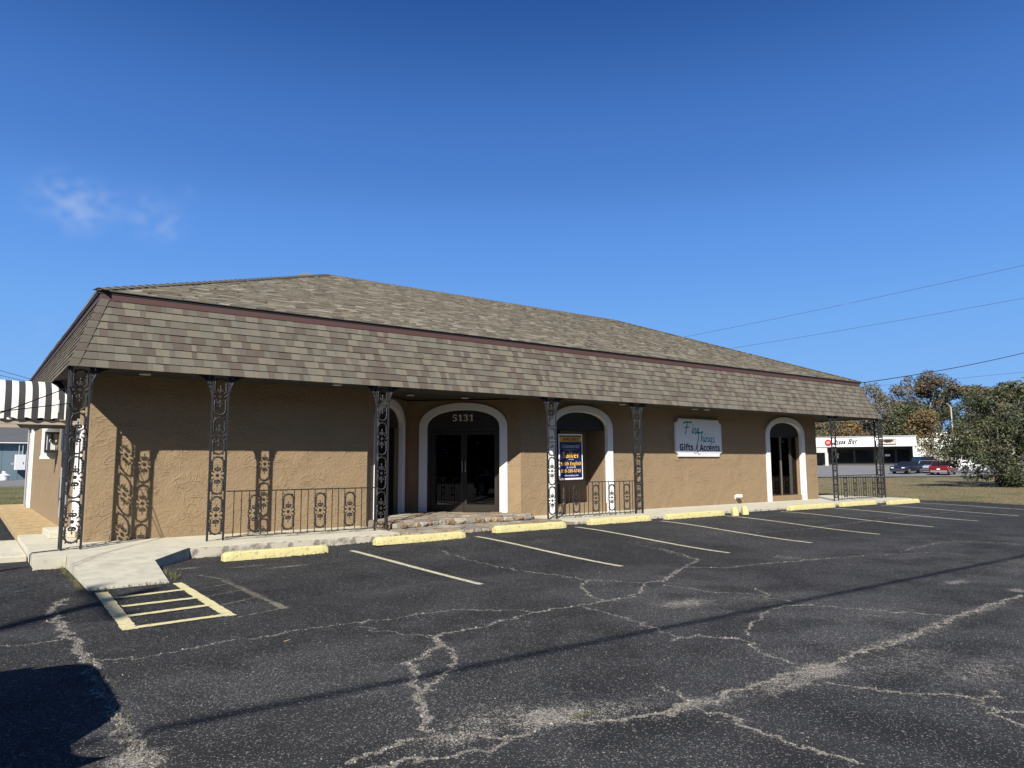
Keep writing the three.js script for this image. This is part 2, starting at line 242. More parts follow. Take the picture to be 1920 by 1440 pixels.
// old, worn-off paint beside the hatched bay
const OLDPAINT = [[.07, 1.2, 4.81, 1.18, 7.32], [.035, .62, 7.5, 1.2, 7.3], [.03, .66, 5.35, 1.2, 5.15], [.03, .66, 6.0, 1.2, 5.75], [.03, .64, 6.7, 1.2, 6.4], [.05, 1.05, 4.1, 1.22, 4.7]];
function asphaltZone(x0, x1, z0, z1, W, H, seed) {
  const crack = new Float32Array(W * H), old = new Float32Array(W * H), r = rng(seed);
  const stamp = (arr, x, z, rad, val) => {
    const rx = rad / (x1 - x0) * W, rz = rad / (z1 - z0) * H, cx = (x - x0) / (x1 - x0) * W, cz = (z - z0) / (z1 - z0) * H;
    if (cx < -rx || cz < -rz || cx > W + rx || cz > H + rz) return;
    for (let j = Math.max(0, Math.floor(cz - rz)); j <= Math.min(H - 1, cz + rz); j++) for (let i = Math.max(0, Math.floor(cx - rx)); i <= Math.min(W - 1, cx + rx); i++) {
      const q = ((i + .5 - cx) / Math.max(rx, .6)) ** 2 + ((j + .5 - cz) / Math.max(rz, .6)) ** 2; if (q < 1) { const k = j * W + i, v = val * (1 - q * q); if (v > arr[k]) arr[k] = v; }
    }
  };
  const walk = (arr, c, jit, strength) => {
    for (let k = 1; k + 3 < c.length; k += 2) {
      const [xa, za, xb, zb] = [c[k], c[k + 1], c[k + 2], c[k + 3]], L = Math.hypot(xb - xa, zb - za), n = Math.ceil(L / .012);
      for (let s = 0; s < n; s++) {
        const t = s / n, x = lerp(xa, xb, t), z = lerp(za, zb, t), jx = (vnoise(x * 9, z * 9, 71) - .5) * jit + (vnoise(x * 31, z * 31, 72) - .5) * jit * .5, jz = (vnoise(x * 9, z * 9, 73) - .5) * jit + (vnoise(x * 31, z * 31, 74) - .5) * jit * .5;
        stamp(arr, x + jx, z + jz, Math.max(c[0] * (.45 + .75 * vnoise(x * 6, z * 6, 75)), .011), strength * (.55 + .45 * vnoise(x * 14, z * 14, 76)));
      }
    }
  };
  for (const c of CRACKS) walk(crack, c, .10 + c[0], 1);
  for (const c of CRACKS) walk(crack, [c[0] * 2.6 + .02, ...c.slice(1)], .14, .24);
  for (const c of OLDPAINT) walk(old, c, .01, .9);
  const map = dataTex(W, H, (i, j, o) => {
    const x = x0 + (i + .5) / W * (x1 - x0), z = z0 + (j + .5) / H * (z1 - z0), k = j * W + i;
    const big = fbm(x * .35, z * .5, 4, 81), mid = fbm(x * 2.1, z * 2.1, 3, 82), worn = sm(.40, .72, big * .7 + mid * .3) * .55 + .45 * sm(6.2, 10.5, z) * (.55 + .45 * sm(-1, 6, x)) * sm(.25, .6, mid);
    let base = .0175 + .009 * mid + .017 * worn;
    let R = base * .97, G = base, B = base * 1.04;
    // pale aggregate showing through the binder
    const ax = x * 140 + 3 * mid, az = z * 140, s1 = hash2(Math.floor(ax), Math.floor(az), 83), s2 = hash2(Math.floor(x * 61), Math.floor(z * 61), 84);
    const lim = .84 - .16 * worn;
    if (s1 > lim) { const v = .010 + .26 * hash2(Math.floor(ax), Math.floor(az), 85) ** 3; R += v; G += v * .96; B += v * .88; }
    if (s2 > .996 - .006 * worn) { const v = .04 + .13 * hash2(Math.floor(x * 61), Math.floor(z * 61), 86); R += v; G += v * .95; B += v * .85; }
    const f = (hash2(i, j, 87) - .5) * .014; R += f; G += f; B += f;
    // sand and loose stone in cracks and hollows
    let sand = crack[k];
    for (const [sx, sz, rx, rz, a] of SANDY) { const q = ((x - sx) / rx) ** 2 + ((z - sz) / rz) ** 2; if (q < 5) sand = Math.max(sand, a * Math.exp(-q * .8)); }
    if (sand > .02) {
      const g = hash2(Math.floor(x * 150), Math.floor(z * 150), 88), n2 = fbm(x * 26, z * 26, 3, 89), m = sm(.42, .70, sand * .75 + n2 * .35 + (g - .5) * .35);
      const v = .09 + .35 * g * g + .08 * (n2 - .5); R = lerp(R, v, m); G = lerp(G, v * .925, m); B = lerp(B, v * .78, m);
    }
    if (old[k] > 0) { const m = sm(.26, .62, old[k] * .74 + (fbm(x * 40, z * 40, 3, 90) - .5) * .6) * .8; R = lerp(R, .20, m); G = lerp(G, .185, m); B = lerp(B, .135, m); }
    o[0] = l2s(Math.max(0, R)); o[1] = l2s(Math.max(0, G)); o[2] = l2s(Math.max(0, B));
  }, true, false);
  return map;
}
const asphaltBump = dataTex(512, 512, (i, j, o) => { o[0] = o[1] = o[2] = .45 + .4 * (pnoise(i / 4, j / 4, 128, 2, 91) - .5) + .35 * (hash2(i >> 1, j >> 1, 92) - .5) + .15 * (pnoise(i / 64, j / 64, 8, 3, 93) - .5); });
const dull = (o) => new THREE.MeshPhysicalMaterial({ specularIntensity: .35, ...o });
const lot = struct('parking_lot', sheet(-2.5, 5.5, 6.8, 14.8, 40, 40, lotY), dull({ map: asphaltZone(-2.5, 5.5, 6.8, 14.8, 2048, 2048, 1), roughness: .93, bumpMap: tiled(asphaltBump, .085), bumpScale: .006 }));
const asphaltSheet = (x0, x1, z0, z1, W, H, nx, nz, s) => struct('asphalt', sheet(x0, x1, z0, z1, nx, nz, lotY), dull({ map: asphaltZone(x0, x1, z0, z1, W, H, s), roughness: .93, bumpMap: tiled(asphaltBump, (x1 - x0) > 20 ? .02 : .05), bumpScale: .006 }), lot);
asphaltSheet(5.5, 13.5, 6.8, 14.8, 2048, 2048, 20, 20, 2);
asphaltSheet(-2.5, 29.3, 1.7, 6.8, 2048, 1024, 110, 20, 3);
asphaltSheet(13.5, 29.3, 6.8, 14.8, 1024, 1024, 20, 20, 4);
{
  const tile = dataTex(512, 512, (i, j, o) => { const n = .014 + .014 * pnoise(i / 64, j / 64, 8, 5, 95) + (hash2(i, j, 96) - .5) * .012, s = hash2(i >> 1, j >> 1, 97) > .965 ? .09 : 0; o[0] = l2s(n + s); o[1] = l2s(n + s * .95); o[2] = l2s(n * 1.04 + s * .85); }, true);
  const m = dull({ map: tiled(tile, 3.3), roughness: .93 });
  for (const [x0, x1, z0, z1] of [[-26, -2.5, -18, 40], [-2.5, -.86, -18, 1.7], [-2.5, 29.3, 14.8, 40]]) struct('asphalt', sheet(x0, x1, z0, z1, 8, 8, () => 0, true), m, lot);
}
// loose stone lying in the wider cracks
{
  const r = rng(301), geo = new THREE.IcosahedronGeometry(1, 0), spots = [];
  for (const c of CRACKS) {
    const w = c[0]; if (w < .009) continue;
    for (let k = 1; k + 3 < c.length; k += 2) {
      const [xa, za, xb, zb] = [c[k], c[k + 1], c[k + 2], c[k + 3]], L = Math.hypot(xb - xa, zb - za); if (xa > 9.5) continue;
      const n = Math.floor(L * (w > .035 ? 420 : w > .02 ? 150 : w > .014 ? 90 : 45));
      for (let s = 0; s < n; s++) { const t = r(), x = lerp(xa, xb, t), z = lerp(za, zb, t), jx = (vnoise(x * 9, z * 9, 71) - .5) * (.1 + w) + (r() + r() - 1) * w * 1.25, jz = (vnoise(x * 9, z * 9, 73) - .5) * (.1 + w) + (r() + r() - 1) * w * 1.25; spots.push([x + jx, z + jz, .0025 + r() * r() * .0095]); }
    }
  }
  for (let i = 0; i < 2600; i++) { const x = -1.6 + r() * 8, z = 7 + r() * 7; spots.push([x, z, .002 + r() * r() * .005]); }
  const im = new THREE.InstancedMesh(geo, std({ color: rgb(1, 1, 1), roughness: .95 }), spots.length), m = new THREE.Matrix4(), q = new THREE.Quaternion(), e = new THREE.Euler(), c = new THREE.Color();
  spots.forEach(([x, z, s], i) => { q.setFromEuler(e.set(r() * 6, r() * 6, r() * 6)); m.compose(V3(x, lotY(x, z) + s * .25, z), q, V3(s * (1 + r() * .6), s * .7, s)); im.setMatrixAt(i, m); const v = .05 + .29 * r() * r(); im.setColorAt(i, c.setRGB(v, v * .94, v * .84)); });
  im.name = 'gravel'; stuff(tag(cast(im), 'loose pale gravel lying along the cracks of the car park', 'gravel')); scene.add(im);
}
// painted markings, 4 mm above the asphalt, worn ragged at the edges
function stripe(name, xa, za, xb, zb, w, mat, seed, lift = .004, taper = true) {
  const r = rng(seed), L = Math.hypot(xb - xa, zb - za), n = Math.max(2, Math.round(L / .06)), dx = (xb - xa) / L, dz = (zb - za) / L, pos = [], uv = [], idx = [];
  for (let i = 0; i <= n; i++) {
    const t = i / n, x = lerp(xa, xb, t), z = lerp(za, zb, t), h = w / 2;
    for (const s of [-1, 1]) { const k = h + (r() - .5) * .014, px = x - dz * k * s, pz = z + dx * k * s; pos.push(px, lotY(px, pz) + lift, pz); uv.push(px + seed * .37, pz); }
    if (i) { const a = (i - 1) * 2; idx.push(a, a + 2, a + 1, a + 1, a + 2, a + 3); }
  }
  const g = new THREE.BufferGeometry(); g.setAttribute('position', new THREE.Float32BufferAttribute(pos, 3)); g.setAttribute('uv', new THREE.Float32BufferAttribute(uv, 2)); g.setIndex(idx); g.computeVertexNormals();
  if (g.attributes.normal.getY(0) < 0) { const ix = g.index.array; for (let i = 0; i < ix.length; i += 3) { const t = ix[i]; ix[i] = ix[i + 1]; ix[i + 1] = t; } g.computeVertexNormals(); }
  return part(name, g, mat, lot);
}
[[3.98, 2.95, 3.86, 7.38], [6.89, 2.76, 6.59, 7.33], [9.86, 2.56, 9.33, 7.33], [12.75, 2.64, 12, 7.33], [15.57, 2.51, 14.79, 7.32], [18.35, 2.5, 17.68, 7.21], [21.05, 2.69, 20.5, 7.16], [23.92, 2.77, 23.56, 7.1], [26.75, 2.82, 26.6, 7.0]].forEach((l, i) => stripe('parking_line', ...l, .095, M.whiteLine, 400 + i));
stripe('bay_marking', -.335, 4.86, -.425, 7.46, .145, M.yellowLine, 421);
stripe('bay_marking', .615, 4.66, .56, 7.40, .125, M.yellowLine, 422);
[[-.27, 5.43, .56, 5.31], [-.29, 6.09, .54, 6.04], [-.33, 6.73, .52, 6.64], [-.36, 7.40, .50, 7.33]].forEach((l, i) => stripe('bay_stripe', ...l, .115, M.yellowLine, 430 + i, .008));
stripe('worn_marking', -1.9, -3.0, -1.15, -4.6, .12, M.whiteLine, 441);
stripe('worn_marking', -1.9, -7.4, -1.1, -8.6, .14, M.whiteLine, 442);
// ---------- land beyond the lot ----------
const grassMap = (s, dry) => dataTex(1024, 1024, (i, j, o) => {
  const a = pnoise(i / 128, j / 128, 8, 5, s), b = pnoise(i / 8, j / 8, 128, 3, s + 20), d = sm(.35, .65, a * .6 + b * .4 + (dry - .5) * .5), v = .55 + .9 * (hash2(i, j, s) * .5 + b * .5);
  o[0] = l2s(lerp(.058, .160, d) * v); o[1] = l2s(lerp(.068, .122, d) * v); o[2] = l2s(lerp(.020, .055, d) * v);
}, true);
M.dryGrass = std({ map: tiled(grassMap(111, .66), 9), roughness: 1 });
M.greenGrass = std({ map: tiled(grassMap(113, .45), 6), roughness: 1 });
M.farGround = std({ color: rgb(.10, .105, .05), roughness: 1 });
struct('ground', (() => { const g = sheet(-700, 900, -900, 500, 160, 140, (x, z) => landY(x, z) - .09, true); return g; })(), M.farGround);
const lawnY = (x, z) => landY(x, z) + .035 + .05 * sm(29.3, 31, x) + .05 * (fbm(x * .4, z * .4, 2, 121) - .5);
struct('lawn', sheet(29.31, 96, -60, 40, 90, 90, lawnY, true), M.dryGrass);
struct('lawn', sheet(-30, 12, -41, -17.1, 30, 20, (x, z) => landY(x, z) + .12 + .03 * fbm(x, z, 2, 5), true), M.greenGrass);
const paleAsphalt = std({ map: tiled(dataTex(256, 256, (i, j, o) => { const n = .135 + .04 * pnoise(i / 64, j / 64, 4, 4, 131) + .03 * (hash2(i, j, 1) - .5); o[0] = l2s(n); o[1] = l2s(n); o[2] = l2s(n * .99); }, true), 14), roughness: .95 });
struct('driveway', sheet(-40, 14, -62, -40.9, 10, 10, (x, z) => landY(x, z) + .14, true), paleAsphalt);
// strip of sedge and weeds
function tufts(name, n, seed, spot, h, cols, label) {
  const r = rng(seed), tri = [];
  for (let b = 0; b < 5; b++) { const a = b / 5 * 6.283 + r(), w = .06, l = .25 + r() * .5; tri.push([Math.cos(a) * .02 - Math.sin(a) * w, 0, Math.sin(a) * .02 + Math.cos(a) * w], [Math.cos(a) * .02 + Math.sin(a) * w, 0, Math.sin(a) * .02 - Math.cos(a) * w], [Math.cos(a) * l, .7 + .5 * r(), Math.sin(a) * l]); }
  const g = new THREE.BufferGeometry(); g.setAttribute('position', new THREE.Float32BufferAttribute(tri.flat(), 3)); g.computeVertexNormals();
  const im = new THREE.InstancedMesh(g, std({ color: rgb(1, 1, 1), roughness: .9, side: THREE.DoubleSide }), n), m = new THREE.Matrix4(), q = new THREE.Quaternion(), c = new THREE.Color(), up = V3(0, 1, 0);
  for (let i = 0; i < n; i++) { const [x, y, z, k = 1] = spot(r); const s = h * (.5 + r()) * k; m.compose(V3(x, y, z), q.setFromAxisAngle(up, r() * 6.3), V3(s, s, s)); im.setMatrixAt(i, m); const a = cols[Math.floor(r() * cols.length)], v = .7 + .6 * r(); im.setColorAt(i, c.setRGB(a[0] * v, a[1] * v, a[2] * v)); }
  im.name = name; stuff(tag(cast(im), label, 'grass')); scene.add(im);
}
{ // grit and dead leaves caught along the kerb and the wheel stops
  const r = rng(311), geo = new THREE.TetrahedronGeometry(1, 0), n = 1500, im = new THREE.InstancedMesh(geo, std({ color: rgb(1, 1, 1), roughness: 1 }), n), m = new THREE.Matrix4(), q = new THREE.Quaternion(), e = new THREE.Euler(), c = new THREE.Color();
  const runs = [[1.72, 3.56, 2.90], [4.56, 6.6, 2.82], [7.5, 9.52, 2.65], [10.48, 12.62, 2.46], [13.22, 15.62, 2.50], [18.9, 21.5, 2.52], [22, 24.25, 2.52], [1.4, 5.5, 1.99], [10.35, 28, 1.99], [5.5, 10.3, 2.02], [5.5, 10.3, 2.02], [-.9, -.47, 2.01]];
  for (let i = 0; i < n; i++) { const [a, b, z0] = runs[Math.floor(r() * runs.length)], x = lerp(a, b, r()), z = z0 + (r() * r()) * .05, s = .006 + .016 * r() * r(); q.setFromEuler(e.set(r() * 6, r() * 6, r() * 6)); m.compose(V3(x, lotY(x, z) + s * .3, z), q, V3(s * 1.4, s * .8, s)); im.setMatrixAt(i, m); const v = .012 + .05 * r() * r(); im.setColorAt(i, c.setRGB(v * 1.15, v, v * .75)); }
  im.name = 'grit'; stuff(tag(cast(im), 'dark grit and dead leaves along the kerb and wheel stops', 'grit')); scene.add(im);
}
const DRY = [[.17, .14, .065], [.12, .12, .045], [.07, .085, .025], [.19, .15, .075]], GREEN = [[.085, .105, .03], [.11, .125, .036], [.14, .135, .05]];
tufts('lawn_grass', 42000, 501, (r) => { const x = 29.4 + Math.pow(r(), 1.6) * 44, z = -32 + r() * 42; return [x, lawnY(x, z), z]; }, .055, DRY, 'dry winter grass of the field right of the car park');
tufts('side_grass', 9000, 502, (r) => { const x = -4 + r() * 7, z = -17.3 - Math.pow(r(), 1.5) * 22; return [x, landY(x, z) + .13, z]; }, .06, GREEN, 'green grass behind the ochre side walk on the left');
tufts('crack_weeds', 420, 503, (r) => {
  const u = r();
  if (u < .40) { const t = r(); return [-.50 - r() * .06, 0, 2.0 + t * 2.6, .8]; }
  if (u < .55) { return [-.46 + r() * 1.0, .01, 4.6 + r() * .06, .55]; }
  if (u < .68) { const x = -.9 + r() * 6.2; return [x > .5 && x < 1.4 ? 1.45 : x, 0, 2.04 + r() * .04, .6]; }
  if (u < .80) { return [.62 + r() * .16, 0, 3.5 + r() * 1.0, 1.1]; }
  if (u < .90) { const t = r(); return [1.35 + t * .22, 0, 12.05 + (r() - .5) * .05, .35]; }
  const t = r(); return [-.97 + r() * .1, 0, 7.4 + t * 3.6, .5];
}, .055, [[.10, .11, .04], [.16, .14, .065], [.07, .085, .025]], 'small weeds growing along the ramp, kerb and cracks');

// far car park in front of the shops across the field: laid along the view
const farXZ = (d, s) => [-1.84 + .599 * d + .801 * s, 15.72 - .801 * d + .599 * s];
struct('far_parking_lot', (() => {
  const g = sheet(69, 112, -30, 60, 14, 30, () => 0), p = g.attributes.position, uv = g.attributes.uv;
  for (let i = 0; i < p.count; i++) { const [x, z] = farXZ(p.getX(i), p.getZ(i)); p.setXYZ(i, x, landY(x, z) + .16, z); uv.setXY(i, x, z); }
  g.computeVertexNormals(); if (g.attributes.normal.getY(5) < 0) { const ix = g.index.array; for (let i = 0; i < ix.length; i += 3) { const t = ix[i]; ix[i] = ix[i + 1]; ix[i + 1] = t; } g.computeVertexNormals(); }
  return g;
})(), paleAsphalt);

// ---------- walk, kerb, ramp ----------
function prism(top, bottom, uvm = true) {            // polygon with a height at each corner, sides straight down
  const tri = THREE.ShapeUtils.triangulateShape(top.map(([x, , z]) => new THREE.Vector2(x, z)), []), pos = [], n = top.length;
  const area = top.reduce((s, p, i) => { const q = top[(i + 1) % n]; return s + p[0] * q[2] - q[0] * p[2]; }, 0);
  for (const t of tri) { const [a, b, c] = area > 0 ? [t[0], t[2], t[1]] : t; const A = top[a], B = top[b], C = top[c]; const ny = (B[2] - A[2]) * (C[0] - A[0]) - (B[0] - A[0]) * (C[2] - A[2]); ny > 0 ? pos.push(...A, ...B, ...C) : pos.push(...A, ...C, ...B); }
  for (let i = 0; i < n; i++) { const A = top[i], B = top[(i + 1) % n], a = [A[0], bottom, A[2]], b = [B[0], bottom, B[2]]; area > 0 ? pos.push(...A, ...B, ...b, ...A, ...b, ...a) : pos.push(...B, ...A, ...a, ...B, ...a, ...b); }
  const g = new THREE.BufferGeometry(); g.setAttribute('position', new THREE.Float32BufferAttribute(pos, 3)); g.computeVertexNormals(); g.setAttribute('uv', new THREE.Float32BufferAttribute(new Float32Array(pos.length / 3 * 2), 2));
  return uvm ? metreUV(g) : g;
}
const walkRoot = struct('walkway', ubx(-.88, 28.0, -.3, .17, -.1, 1.93), M.concrete);      // footing; slabs lie on it
const slab = (x0, x1, z0, z1, yb, yf, mat) => part('slab', prism([[x0, yb, z0], [x1, yb, z0], [x1, yf, z1], [x0, yf, z1]], .06), mat, walkRoot);
slab(-.89, -.46, .0, 1.99, .212, .2, M.concrete); slab(-.452, 2.1, .0, 1.955, .212, .2, M.concrete);
slab(2.108, 3.8, .0, 1.955, .212, .2, M.concrete); slab(3.808, 5.5, .0, 1.955, .212, .2, M.concrete);
for (let i = 0; i < 6; i++) { const x0 = 10.35 + i * 2.95, x1 = Math.min(28.05, x0 + 2.942); slab(x0, x1, .0, 1.955, .212, .197, M.concrete); }
slab(24.75, 28.05, -9, -.008, .212, .212, M.concrete);
const kerbFace = (x0, x1, y1) => part('kerb_face', ubx(x0, x1, -.12, y1, 1.90, 1.985), M.kerb, walkRoot);
kerbFace(1.35, 5.5, .185); kerbFace(10.35, 28.05, .182);
part('kerb_face', ubx(-.9, -.462, -.12, .186, 1.92, 2.0), M.concrete, walkRoot);
// side walk along the left wall
for (const [z0, z1, m] of [[-2.55, -.006, M.concrete], [-6.2, -2.56, M.ochreConcrete], [-10.2, -6.21, M.ochreConcrete], [-13.4, -10.21, M.ochreConcrete], [-17.1, -13.41, M.ochreConcrete]]) slab(-.89, 0, z0, z1, .21, .21, m);
part('side_step', rbx(-1.42, -.895, -.05, .10, -2.75, .55, .02), M.concrete, walkRoot);
{ // ramp
  const zt = 1.992, h = (z) => lerp(.198, .012, (z - zt) / (4.6 - zt));
  const top = [[-.455, h(zt), zt], [1.38, h(zt), zt], [.66, h(2.9), 2.9], [.53, h(4.58), 4.58], [.1, h(4.6), 4.6], [-.455, h(4.62), 4.62]];
  struct('ramp', prism(top, -.1), std({ map: tiled(concreteMap(.465, .44, .345, 37, .14), 1.8), bumpMap: tiled(concreteBump, .7), bumpScale: .004 }));
}
{ const t = thing('entry_step', 'low concrete block step against the left wall beside the corner column', 'step', [0, .21, 0]); part('block', rbx(-.47, -.005, 0, .14, -2.5, -1.15, .015), M.concrete, t); }

// ---------- stone porch ----------
{
  const r = rng(601), stoneBump = dataTex(256, 256, (i, j, o) => { o[0] = o[1] = o[2] = .5 + .7 * (pnoise(i / 32, j / 32, 8, 4, 141) - .5); });
  const stoneMat = [[.25, .205, .14], [.29, .25, .185], [.20, .145, .10], [.18, .165, .14], [.27, .21, .135], [.225, .205, .17], [.19, .125, .085], [.31, .285, .225]].map(([a, b, c], k) => std({ map: tiled(dataTex(128, 128, (i, j, o) => { const n = .72 + .56 * pnoise(i / 16, j / 16, 8, 4, 150 + k); o[0] = l2s(a * n); o[1] = l2s(b * n); o[2] = l2s(c * n); }, true), .45), bumpMap: tiled(stoneBump, .5), bumpScale: .02, roughness: .9 }));
  const mortar = std({ color: rgb(.22, .195, .15), bumpMap: tiled(concreteBump, .4), bumpScale: .01 });
  const porch = thing('stone_porch', 'two tiered flagstone porch with rubble risers before the entrance doors', 'porch');
  const lowPts = [[5.508, 1.97], [10.342, 1.97], [10.342, .02], [10.2, .02], [7.94, -2.24], [5.68, .02], [5.508, .02]];
  const upPts = [[5.95, 1.12], [6.9, .86], [8.6, .84], [9.7, .98], [10.12, .6], [10.2, .03], [7.94, -2.23], [5.70, .02], [5.66, .5]];
  part('mortar_bed', prism(lowPts.map(([x, z]) => [x, .178, z]), -.1), mortar, porch);
  part('mortar_bed', prism(upPts.map(([x, z]) => [x, .305, z]), .17), mortar, porch);
  const inside = (x, z, P) => { let c = false; for (let i = 0, j = P.length - 1; i < P.length; j = i++) if ((P[i][1] > z) !== (P[j][1] > z) && x < (P[j][0] - P[i][0]) * (z - P[i][1]) / (P[j][1] - P[i][1]) + P[i][0]) c = !c; return c; };
  const clip = (P, nx, nz, d) => { const o = []; for (let i = 0; i < P.length; i++) { const A = P[i], B = P[(i + 1) % P.length], a = A[0] * nx + A[1] * nz - d, b = B[0] * nx + B[1] * nz - d; if (a <= 0) o.push(A); if ((a < 0) !== (b < 0)) { const t = a / (a - b); o.push([lerp(A[0], B[0], t), lerp(A[1], B[1], t)]); } } return o; };
  function paving(P, y, cell, skip) {
    const pts = []; for (let x = 5.2; x < 10.6; x += cell) for (let z = -2.4; z < 2.2; z += cell * .8) pts.push([x + (r() - .5) * cell * .8, z + (r() - .5) * cell * .7]);
    for (const c of pts) {
      if (!inside(c[0], c[1], P) || (skip && inside(c[0], c[1], skip))) continue;
      let g = [[c[0] - .4, c[1] - .4], [c[0] + .4, c[1] - .4], [c[0] + .4, c[1] + .4], [c[0] - .4, c[1] + .4]];
      for (const q of pts) { const dx = q[0] - c[0], dz = q[1] - c[1], L = Math.hypot(dx, dz); if (L > 1e-6 && L < .95) g = clip(g, dx / L, dz / L, (c[0] * dx + c[1] * dz) / L + L / 2 - .011); }
      for (let i = 0; i < P.length; i++) { const A = P[i], B = P[(i + 1) % P.length], L = Math.hypot(B[0] - A[0], B[1] - A[1]), nx = (B[1] - A[1]) / L, nz = -(B[0] - A[0]) / L, s = inside(A[0] / 2 + B[0] / 2 + nx * .01, A[1] / 2 + B[1] / 2 + nz * .01, P) ? -1 : 1; const mid = [(A[0] + B[0]) / 2, (A[1] + B[1]) / 2]; if (Math.abs((c[0] - mid[0]) * nx + (c[1] - mid[1]) * nz) < .45 && Math.hypot(c[0] - mid[0], c[1] - mid[1]) < L) g = clip(g, nx * s, nz * s, (A[0] * nx + A[1] * nz) * s + .02); }
      if (g.length < 3) continue;
      const k = y + .016 + r() * .012, top = g.map(([x, z]) => [x, k + (r() - .5) * .006, z]);
      part('stone', prism(top, y - .02), stoneMat[Math.floor(r() * stoneMat.length)], porch);
    }
  }
  paving(upPts, .305, .36); paving(lowPts, .178, .34, upPts);
  const rubble = (x0, z0, x1, z1, yb, yt) => {
    const L = Math.hypot(x1 - x0, z1 - z0), a = Math.atan2(z1 - z0, x1 - x0); let s = .02;
    while (s < L - .08) {
      const w = Math.min(L - s, .13 + r() * .2), g = new RoundedBoxGeometry(w - .018, yt - yb - .01 - r() * .02, .12, 2, .035), p = g.attributes.position;
      for (let i = 0; i < p.count; i++) { const x = p.getX(i), y = p.getY(i), z = p.getZ(i); p.setXYZ(i, x * (1 + .16 * Math.sin(y * 31 + s * 9)), y * (1 + .13 * Math.sin(x * 17 + s * 5)), z + .014 * Math.sin(x * 21 + y * 27 + s * 7)); }
      g.computeVertexNormals(); g.rotateY(-a); g.translate(x0 + Math.cos(a) * (s + w / 2), (yb + yt) / 2, z0 + Math.sin(a) * (s + w / 2));
      part('stone', metreUV(g), stoneMat[Math.floor(r() * stoneMat.length)], porch); s += w;
    }
  };
  rubble(5.52, 1.955, 10.33, 1.955, .02, .185);
  for (let i = 0; i < 4; i++) rubble(...upPts[i], ...upPts[i + 1], .185, .315);
  rubble(...upPts[8], ...upPts[0], .185, .315);
}

// ---------- the shop ----------
const shop = thing('shop_building', 'low tan stucco shop with shingled mansard and hipped brown roof', 'building');
const SOF = 3.37, BACK = -16.9, WR = 24.74;
const archPts = (cx, hw, y0, ys, rise, n = 18) => { const p = [[cx - hw, y0]]; for (let i = 0; i <= n; i++) { const t = Math.PI * (1 - i / n), c = Math.cos(t), s = Math.sin(t); p.push([cx + hw * Math.sign(c) * Math.pow(Math.abs(c), .92), ys + rise * Math.pow(s, .88)]); } p.push([cx + hw, y0]); return p; };
function wallWithArches(x0, x1, arches) {
  const s = poly([[x0, .05], [x1, .05], [x1, SOF], [x0, SOF]]);
  for (const [cx, y0] of arches) s.holes.push(new THREE.Path(archPts(cx, 1.03, y0, 2.62, .49).reverse().map(([a, b]) => new THREE.Vector2(a, b))));
  const g = extr(s, .2); g.translate(0, 0, -.2); return g;
}
const place = (m, x, z, turn) => { m.position.set(x, 0, z); m.rotation.y = turn; return m; };
